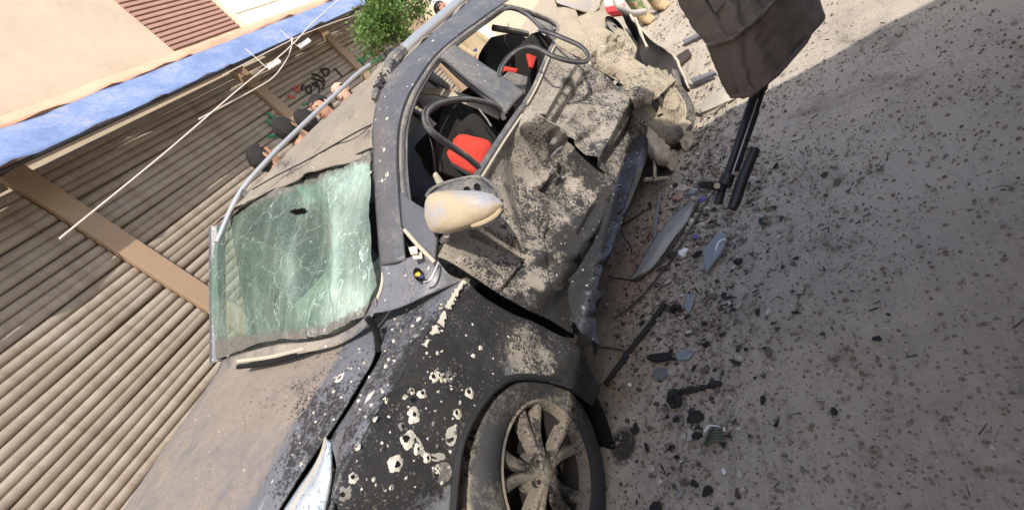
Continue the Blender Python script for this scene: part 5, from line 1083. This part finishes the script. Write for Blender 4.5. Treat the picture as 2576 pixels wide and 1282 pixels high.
np_ = empty('coat', at(1850, 150, dep=1.18), 'dark brown coat hanging at the upper right beside the rifle', 'coat')
def jk(rows):
    return [[at(a, b, dep=d) for a, b, d in r] for r in rows]
jr = [[(1660, -70, 1.12), (1700, 0, 1.14), (1745, 72, 1.16), (1782, 118, 1.17)], [(1720, -120, 1.06), (1765, -40, 1.08), (1812, 38, 1.10), (1846, 95, 1.11)], [(1780, -180, 1.05), (1830, -100, 1.07), (1875, -20, 1.09), (1908, 45, 1.10)], [(1850, -260, 1.10), (1900, -180, 1.12), (1945, -100, 1.14), (1982, -38, 1.15)], [(1900, -320, 1.28), (1950, -240, 1.30), (1990, -165, 1.30), (2030, -105, 1.30)]]
def drape(G, seed, a=.016):
    G = np.array(G); n_ = -FW
    for i in range(G.shape[0]):
        for j in range(G.shape[1]):
            t = j/(G.shape[1]-1.0); G[i, j] += n_*a*(math.sin(i*.62+seed+1.5*fnoise((i*.12, j*.05, seed), 1, 2))*(.35+.65*t)+.9*fnoise((i*.10, j*.10, seed), 1, 3))
    return G
G = drape(surf(jk(jr), 60, 50), 2, .009); jk1 = MB().grid(G).build('coat_front', M['jacket'], np_, solid=.008)
jr2 = [[(1780, 112, 1.18), (1800, 160, 1.19), (1822, 210, 1.20), (1842, 244, 1.21)], [(1846, 91, 1.12), (1858, 145, 1.13), (1874, 202, 1.14), (1890, 240, 1.15)], [(1908, 41, 1.11), (1922, 95, 1.12), (1938, 150, 1.13), (1955, 188, 1.14)], [(1982, -42, 1.16), (1998, 10, 1.17), (2012, 68, 1.18), (2028, 105, 1.19)], [(2030, -110, 1.32), (2045, -55, 1.32), (2062, 0, 1.32), (2078, 38, 1.32)]]
G = drape(surf(jk(jr2), 60, 36), 5, .008); MB().grid(G).build('coat_skirt', M['jacket_low'], np_, solid=.008)
MB().tube([at(a, b, dep=d-.006) for a, b, d in ((1780, 114, 1.17), (1846, 94, 1.11), (1908, 44, 1.10), (1982, -39, 1.15))], .006, 6).build('coat_seam', M['jacket'], jk1)
pk = [at(a, b, dep=1.085) for a, b in ((1765, -20), (1815, -75), (1850, -20), (1800, 35))]
MB().prism(pk, tuple(-FW*.006)).build('pocket_flap', M['jacket'], np_, smooth=False, bevel=.006)
MB().tube([at(a, b, dep=d-.006) for a, b, d in ((1842, 242, 1.205), (1890, 238, 1.145), (1955, 186, 1.135), (2028, 103, 1.185))], .007, 6).build('hem', M['jacket_low'], np_)
# the rifle
rf = empty('rifle', at(1830, 430, dep=1.25), 'black rifle hanging muzzle down beside the brown coat', 'rifle')
def rpt(a, b, d=1.25): return at(a, b, dep=d)
gun = simple('gun_steel', (.032, .035, .042), .38, .6, .25, 25, .1); furn = simple('gun_furniture', (.03, .025, .022), .5, 0, .3, 12, .1)
ax0, ax1 = rpt(1806, 512), rpt(1905, 215)
MB().tube([ax0, rpt(1813, 488), rpt(1814, 486), rpt(1838, 415), rpt(1905, 215)], [.0115, .0125, .0105, .0105, .0115], 12).build('barrel', gun, rf)
MB().tube([rpt(1851, 430, 1.265), rpt(1875, 358, 1.265), rpt(1920, 222, 1.265)], .0085, 10).build('gas_tube', gun, rf)
MB().tube([rpt(1836, 456, 1.245), rpt(1856, 396, 1.245), rpt(1905, 250, 1.245)], .003, 6).build('cleaning_rod', M['rail'], rf)
MB().tube([rpt(1832, 440), rpt(1822, 468)], .019, 10).build('front_block', gun, rf)
fs = MB(); fs.prism([rpt(a, b, 1.24) for a, b in ((1758, 462), (1764, 455), (1822, 456), (1826, 470), (1816, 480), (1770, 472))], tuple(FW*.016)); fs.build('front_sight', gun, rf, smooth=False, bevel=.003)
MB().lathe([(0, 0), (0, .009), (.002, .009)], rpt(1803, 467, 1.237), tuple(-FW), 12).build('sight_stud', M['cream'], rf)
MB().tube([rpt(1900, 375, 1.22), rpt(1872, 440, 1.22), rpt(1848, 512, 1.22), rpt(1841, 526, 1.22)], [.013, .015, .015, .012], 12).build('launcher_tube', gun, rf)
MB().tube([rpt(1852, 462, 1.24), rpt(1868, 455, 1.23)], .011, 8).build('tube_clamp', gun, rf)
MB().tube([rpt(1905, 222), rpt(1958, 60), rpt(1965, 40)], [.026, .028, .022], 12).build('handguard', furn, rf)
MB().tube([rpt(1965, 45), rpt(2030, -150)], .030, 12).build('receiver', gun, rf)
MB().tube([rpt(1870, 352, 1.262), rpt(1896, 280, 1.262)], .016, 10).build('gas_block', gun, rf)

# ================================================================== debris on the ground
def gp(px, py, z=.012): return Vector(at(px, py, z=z))
deb = {'metal': simple('scrap_metal', (.24, .25, .265), .6, .1, .3, 12, .2, .42), 'dark': simple('charred_scrap', (.018, .017, .017), .75, 0, .5, 20, .5), 'glass': simple('clear_plastic', (.23, .255, .28), .25, 0, .2, 12, .1), 'grey': simple('grey_plastic', (.15, .15, .165), .6, 0, .2, 10, .1, .2),
       'white': simple('white_scrap', (.70, .70, .68), .6, 0, .2, 20, .3), 'rust': simple('rusty_bar', (.06, .045, .04), .8, .1, .5, 20, .4, .1), 'brick': simple('broken_brick', (.34, .21, .16), .95, 0, .3, 14, .5, .3), 'stone': simple('pale_rubble', (.40, .36, .30), .95, 0, .3, 12, .6), 'purple': simple('purple_scrap', (.13, .10, .42), .6), 'green': simple('coil_green', (.07, .08, .06), .5, .2, .4, 12, .2, .2)}
def solo(mb, name, mat, label, cat, p, **kw): return mb.build(name, deb[mat] if isinstance(mat, str) else mat, None, ori=tuple(p), label=label, cat=cat, **kw)
def sheet(poly, th, mat, name, label, cat, lift=.0, curve=0, smooth=False):
    P = [gp(a, b, .016+lift+(curve*math.sin(i*1.3))) for i, (a, b) in enumerate(poly)]; c = sum(P, Vector())/len(P)
    return solo(MB().prism(P, (0, 0, th)), name, mat, label, cat, c, smooth=smooth, bevel=min(.004, th*.3))
# long grey trim strip, slightly twisted
tl = [(1738, 508), (1700, 535), (1665, 575), (1630, 625), (1602, 675), (1588, 700)]; tr_ = [(1752, 510), (1728, 560), (1695, 600), (1668, 640), (1632, 682), (1592, 704)]
G = np.array([[np.array(gp(a, b, .02+.02*math.sin(i*.6))) for i, (a, b) in enumerate(tl)], [np.array(gp((a+c)/2, (b+d)/2, .045)) for (a, b), (c, d) in zip(tl, tr_)], [np.array(gp(c, d, .02)) for c, d in tr_]])
G = dent(surf(G, 8, 34), .005, 12, 211); p0 = gp(1670, 605)
solo(MB().grid(G), 'trim_panel', 'metal', 'long grey torn trim panel lying beside the rocker', 'scrap', p0, solid=.004)
def bar(pts, r, mat, name, label, cat, n=8, z=None):
    P = [gp(a, b, (z or r)+.012+(.0 if len(q) == 0 else q[0])) for a, b, *q in pts]; m = max(10, 6*len(P)); A = cr1(np.array(P), m)
    rr = r if not isinstance(r, list) else r
    return solo(MB().tube(A, rr, n), name, mat, label, cat, P[0])
bar([(1756, 512), (1712, 585), (1664, 655), (1610, 698), (1585, 706)], .006, 'rust', 'bent_rod', 'thin dark edging rod running along the torn trim panel', 'rod')
bar([(1782, 500), (1740, 570), (1690, 650), (1640, 715), (1590, 768), (1545, 800)], .005, 'rust', 'thin_rod', 'long thin rod on the ground right of the trim panel', 'rod')
bar([(1672, 764), (1640, 810), (1600, 862), (1560, 915), (1522, 968)], .0135, 'dark', 'iron_bar', 'long charred iron bar reaching to the wheel arch', 'bar')
bar([(1660, 480), (1655, 520), (1650, 560), (1646, 600)], .010, 'grey', 'splintered_strip', 'dusty splintered strip under the rear wheel', 'strip')
bar([(1560, 570), (1600, 545), (1640, 520)], .006, 'rust', 'thin_rod', 'short thin rod beside the hanging rocker panel', 'rod')
bar([(1562, 580), (1572, 600), (1585, 618), (1590, 640)], .004, 'dark', 'wire', 'curled black wire near the rocker panel', 'wire', 6)
bar([(1530, 695), (1555, 700), (1590, 704)], .004, 'dark', 'wire', 'thin wire lying against the tip of the trim panel', 'wire', 6)
bar([(1500, 872), (1540, 876), (1580, 884)], .004, 'rust', 'wire', 'thin wire under the tip of the rocker panel', 'wire', 6)
hk = empty('hooked_rod', gp(1700, 995), 'charred rod with a ragged hooked head', 'rod')
MB().tube(cr1(np.array([gp(a, b, .024) for a, b in ((1702, 988), (1740, 980), (1780, 972), (1815, 962))]), 20), [.010+.003*math.sin(k*1.9) for k in range(20)], 8).build('shaft', deb['dark'], hk)
MB().tube(cr1(np.array([gp(a, b, z) for a, b, z in ((1705, 985, .03), (1692, 990, .045), (1686, 1002, .035), (1694, 1016, .025), (1704, 1012, .03), (1706, 996, .05))]), 22), [.012+.006*abs(math.sin(k*2.3)) for k in range(22)], 7).build('hook', deb['dark'], hk)
sheet([(1775, 655), (1778, 628), (1805, 596), (1815, 588), (1830, 595), (1824, 625), (1812, 642), (1778, 688)], .018, 'glass', 'lamp_fragment', 'clear broken lamp fragment with a white curved edge', 'fragment', .01)
bar([(1800, 630), (1806, 612), (1818, 602), (1826, 604)], .004, 'white', 'lamp_edging', 'white curved sliver lying on the clear lamp fragment', 'sliver', 6, z=.035)
def lump(px, py, r, mat, name, label, cat, seed, flat=.55, jag=.45):
    p = gp(px, py, .005); bm = bmesh.new(); bmesh.ops.create_icosphere(bm, subdivisions=2, radius=1.0); mb = MB(); vs = []
    for v in bm.verts:
        d = 1+jag*fnoise((v.co.x+seed, v.co.y, v.co.z), 1.5, 3, seed); vs.append(p+Vector((v.co.x*r*d, v.co.y*r*d*.8, max(0, (v.co.z*d+.75))*r*flat)))
    mb.add(vs, [tuple(v.index for v in f.verts) for f in bm.faces]); bm.free(); return solo(mb, name, mat, label, cat, p, smooth=False)
lump(1722, 640, .032, 'white', 'foil_scrap', 'crumpled white foil scrap between two dark lumps', 'scrap', 1, .6, .6)
lump(1692, 645, .028, 'dark', 'charred_lump', 'charred lump just left of the white foil scrap', 'lump', 2)
lump(1757, 642, .022, 'dark', 'charred_lump', 'round charred lump between the foil scrap and lamp fragment', 'lump', 3)
lump(1705, 782, .030, 'dark', 'charred_lump', 'black shiny lump near the end of the iron bar', 'lump', 4, .8, .7)
sheet([(1722, 770), (1730, 738), (1742, 742), (1746, 762), (1734, 790)], .006, 'glass', 'plastic_shard', 'clear plastic shard beside the black shiny lump', 'shard', .004)
sheet([(1630, 905), (1640, 896), (1690, 890), (1698, 905), (1650, 914)], .02, 'dark', 'burnt_bracket', 'burnt flat bracket below the iron bar', 'bracket')
sheet([(1700, 895), (1722, 884), (1745, 890), (1735, 905), (1708, 908)], .012, 'glass', 'glass_clump', 'clump of crushed glass beside the burnt bracket', 'glass')
sheet([(1643, 935), (1655, 924), (1675, 926), (1682, 940), (1670, 954), (1650, 954)], .008, 'grey', 'plastic_disc', 'flat grey plastic disc on the sand', 'disc')
sheet([(1581, 962), (1590, 966), (1588, 974), (1581, 970)], .006, 'white', 'paint_chip', 'white paint chip by the lower end of the iron bar', 'chip')
sheet([(1738, 1222), (1748, 1206), (1762, 1221), (1752, 1226)], .016, 'dark', 'burnt_shard', 'smaller of two dark triangular shards in the foreground', 'shard')
sheet([(1770, 1252), (1775, 1228), (1790, 1222), (1797, 1238), (1782, 1248)], .016, 'dark', 'burnt_shard', 'larger of two dark triangular shards in the foreground', 'shard')
sheet([(1640, 1278), (1652, 1266), (1664, 1264), (1668, 1290), (1640, 1296)], .02, 'dark', 'burnt_shard', 'dark shard at the bottom edge near the tyre', 'shard')
sheet([(1815, 1180), (1824, 1178), (1828, 1190), (1820, 1194)], .006, 'white', 'metal_tag', 'small white metal tag with a dark hole', 'tag')
cs_ = empty('coil', gp(1800, 1110), 'crushed dark green coil with loops of pale wire', 'coil')
for k in range(5):
    MB().tube(cr1(np.array([gp(1775+k*2, 1118-k*7, .02), gp(1795+k, 1106-k*7, .035), gp(1822-k, 1108-k*7, .02)]), 10), .006, 6).build('winding', deb['green'], cs_)
MB().tube(cr1(np.array([gp(a, b, .02) for a, b in ((1772, 1085), (1785, 1070), (1805, 1072), (1820, 1082), (1822, 1074))]), 20), .004, 6).build('loose_wire', deb['white'], cs_)
for k, (a, b, r, mt, lab) in enumerate(((1718, 482, .040, 'stone', 'pale rubble piece nearest the rear wheel'), (1708, 500, .034, 'brick', 'reddish brick chunk beside the pale rubble piece'), (1745, 488, .03, 'glass', 'clump of pale broken plastic left of the rifle'), (1768, 505, .022, 'purple', 'small purple scrap below the rifle sight'), (1752, 596, .016, 'purple', 'tiny bright purple scrap on the sand'),
        (1700, 468, .018, 'dark', 'dark clod above the pale rubble piece'), (1822, 402, .022, 'dark', 'dark clod near the rifle muzzle'), (1785, 395, .022, 'dark', 'dark splinter beyond the rear wheel'), (1790, 560, .014, 'dark', 'small dark clod under the rifle muzzle'), (1755, 1098, .018, 'dark', 'charred clod beside the green coil'), (1835, 1000, .014, 'stone', 'small pale stone right of the hooked rod'),
        (1752, 1052, .03, 'dark', 'spread of charred clods above the green coil'), (1692, 1125, .012, 'dark', 'small dark clod in the sandy foreground'), (1705, 1150, .010, 'dark', 'tiny dark clod left of the coil'), (1630, 1130, .010, 'dark', 'dark clod close to the tyre'), (1860, 660, .02, 'dark', 'dark clod right of the lamp fragment'), (1846, 790, .014, 'stone', 'pale pebble at the right of the sand'), (1600, 1085, .02, 'dark', 'oily clod by the tyre'), (1690, 940, .016, 'stone', 'pale stone right of the plastic disc'),
        (1860, 905, .022, 'stone', 'pale flat stone near the right side'), (1780, 870, .018, 'dark', 'dark clod in the middle of the sand'), (1640, 1180, .016, 'stone', 'pale pebble in front of the tyre'))):
    lump(a, b, r, mt, 'rubble', lab, 'rubble', 20+k, .6, .5)
lump(1815, 258, .16, 'stone', 'flat_stone', 'flat pale boulder beneath the brown coat', 'stone', 60, .22, .3)
for k, (pts, lab) in enumerate((([(1700, 150), (1735, 128), (1742, 140), (1712, 166)], 'dark strip standing for shadow behind the torn bumper'), ([(1740, 205), (1800, 185), (1806, 190), (1748, 214)], 'grey strip standing for shadow behind the bumper'), ([(1720, 108), (1775, 82), (1780, 88), (1726, 116)], 'grey strip standing for shadow nearest the soldier boots'))):
    sheet(pts, .03, 'rust' if k == 0 else 'grey', 'shade_strip', lab, 'shade_strip')  # thin slabs standing in for bands of shadow on the sunny ground
# red and white sack behind the quarter panel
rs = empty('sack', at(1523, 18, x=.75), 'red and white sack behind the tail of the car', 'sack')
G = surf([[at(1498, -40, y=4.4), at(1518, -40, y=4.4), at(1568, -40, y=4.3)], [at(1493, 0, y=4.3), at(1523, 5, y=4.2), at(1570, 0, y=4.2)], [at(1490, 20, y=4.3), at(1518, 30, y=4.2), at(1570, 22, y=4.2)]], 16, 16)
MB().grid(dent(G, .02, 8, 221)).build('cloth', deb['white'], rs, solid=.08); MB().tube([at(1490, 22, y=4.22), at(1518, 32, y=4.15), at(1570, 25, y=4.15)], .05, 8).build('red_band', simple('red_cloth', (.55, .05, .06), .9), rs)
# ------------------------------------------------------------------ gravel and grit over the street: far too many to count
gr = MB(); rnd = random.Random(11)
def grit(n, x0, x1, y0, y1, smin, smax, mats):
    for _ in range(n):
        x, y = rnd.uniform(x0, x1), rnd.uniform(y0, y1)
        d = mnoise.noise(Vector((x*1.6, y*1.6, 4))) + .5*mnoise.noise(Vector((x*5, y*5, 9)))
        if rnd.random() > (.62+.75*d)*(1-.55*sm(1.5, 2.1, x)): continue
        s = smin+(smax-smin)*rnd.random()**3.2; a = rnd.uniform(0, 6.28); e = rnd.uniform(.5, 1); z = .004+.022*fnoise((x, y, 0), 1.7, 4, 3)
        k = rnd.choice((3, 4, 5)); h = s*rnd.uniform(.35, .8); up = [(x+math.cos(a+i*6.283/k)*s*rnd.uniform(.35, .7), y+math.sin(a+i*6.283/k)*s*e*rnd.uniform(.35, .7), z+h*rnd.uniform(.7, 1)) for i in range(k)]
        lo = [(x+math.cos(a+i*6.283/k)*s, y+math.sin(a+i*6.283/k)*s*e, z-.006) for i in range(k)]
        mi = rnd.choice(mats); mi = rnd.choice((0, 1, 3)) if mi == 2 and rnd.random() > sm(1.9, 1.0, x)*.9 else mi
        gr.add(lo+up, [tuple(range(k, 2*k))]+[(i, (i+1) % k, k+(i+1) % k, k+i) for i in range(k)], mi)
grit(24000, .5, 2.6, -.5, 2.6, .0018, .010, (0, 0, 1, 1, 3, 3, 2, 4)); grit(2600, .82, 1.35, .4, 2.9, .003, .02, (0, 1, 2, 3, 3)); 
for _ in range(420):
    x, y = rnd.uniform(.8, 2.3), rnd.uniform(-.3, 3.4); l = rnd.uniform(.008, .035); a = rnd.uniform(0, 6.28); w_ = rnd.uniform(.0012, .004); z = .012+.022*fnoise((x, y, 0), 1.7, 4, 3); d = Vector((math.cos(a), math.sin(a), rnd.uniform(-.1, .25))); s_ = Vector((-d.y, d.x, 0)).normalized()
    if mnoise.noise(Vector((x*2.2, y*2.2, 14))) < -.05: continue
    p_ = Vector((x, y, z)); gr.add([p_-s_*w_, p_+s_*w_, p_+d*l+s_*w_*.5, p_+d*l-s_*w_*.5, p_+Vector((0, 0, w_*1.5)), p_+d*l+Vector((0, 0, w_*1.5))], [(0, 1, 4), (2, 3, 5), (0, 4, 5, 3), (1, 2, 5, 4)], rnd.choice((2, 2, 2, 3, 4)))
for _ in range(260):
    cx_, cy_ = rnd.choice(((1.15, 1.9), (1.05, 1.2), (1.35, 2.4), (1.3, .9), (1.25, .35), (1.5, 1.5), (1.1, 2.9)));  x, y = rnd.gauss(cx_, .16), rnd.gauss(cy_, .22); z = .006+.022*fnoise((x, y, 0), 1.7, 4, 3); s = rnd.uniform(.006, .02); a = rnd.uniform(0, 6.28)
    pts_ = [(x+math.cos(a+i*2.1+rnd.uniform(-.4, .4))*s, y+math.sin(a+i*2.1+rnd.uniform(-.4, .4))*s*rnd.uniform(.5, 1), z+rnd.uniform(.0, .008)) for i in range(3)]; ap = (x, y, z+s*rnd.uniform(.3, .9)); gr.add(pts_+[ap], [(0, 1, 3), (1, 2, 3), (2, 0, 3)], rnd.choice((2, 2, 1, 3, 4)))
grit(900, 1.1, 1.6, 1.3, 2.2, .005, .03, (0, 1, 2, 3, 4)); grit(7000, .3, 3.4, 2.4, 8.5, .004, .022, (0, 0, 1, 2, 3))
gr.build('gravel', [simple('grit_tan', (.32, .275, .225), .95, 0, .3, 8, .3), simple('grit_grey', (.20, .18, .16), .95, 0, .3, 8, .3), simple('grit_dark', (.07, .063, .058), .95, 0, .3, 8, .3), simple('grit_brown', (.22, .165, .125), .95, 0, .3, 8, .3), simple('grit_pale', (.46, .43, .38), .95, 0, .3, 8, .3)], None, smooth=False, kind='stuff', label='fine gravel and grit scattered over the street', cat='gravel')

# broken plastic, glass and paint fragments strewn along the sill: too small to pick apart
fr = MB(); rnd = random.Random(29)
for _ in range(1300):
    cx_, cy_, sx_, sy_ = rnd.choice(((1.12, 1.9, .12, .35), (1.0, 1.1, .10, .35), (1.35, 2.3, .2, .3), (1.3, .9, .16, .25), (1.2, 2.9, .2, .3), (1.45, 1.6, .15, .3), (1.2, .4, .12, .2), (1.6, 1.2, .25, .4)))
    x, y = rnd.gauss(cx_, sx_), rnd.gauss(cy_, sy_); s = .004+.022*rnd.random()**2.2; z = .010+.022*fnoise((x, y, 0), 1.7, 4, 3); a = rnd.uniform(0, 6.28); k = rnd.choice((3, 4, 5)); el = rnd.uniform(.25, .9); tx, ty = rnd.gauss(0, .25), rnd.gauss(0, .25)
    top = []
    for i in range(k):
        b = 6.283*i/k+rnd.uniform(-.4, .4); u, w = math.cos(b)*s, math.sin(b)*s*el*rnd.uniform(.6, 1.2); dx, dy = u*math.cos(a)-w*math.sin(a), u*math.sin(a)+w*math.cos(a); top.append((x+dx, y+dy, z+.004+dx*tx+dy*ty))
    low = [(q[0], q[1], q[2]-.0025) for q in top]; fr.add(low+top, [tuple(range(k, 2*k))]+[(i, (i+1) % k, k+(i+1) % k, k+i) for i in range(k)], rnd.choice((0, 0, 0, 1, 4, 5, 5, 5, 5, 6, 6, 2, 3)))
fr.build('fragments', [deb['dark'], simple('dusty_grey_plastic', (.17, .16, .15), .8, 0, .3, 12, .2, .4), simple('dull_glass', (.25, .27, .27), .3, 0, .3, 20, .1, .3), simple('dusty_white', (.48, .45, .40), .8, 0, .3, 20, .3, .3), deb['rust'], simple('soil_clod', (.30, .25, .195), .95, 0, .35, 30, .5), simple('dark_clod', (.12, .10, .085), .95, 0, .35, 30, .5)], None, smooth=False, kind='stuff', label='small broken fragments strewn along the sill', cat='fragments')
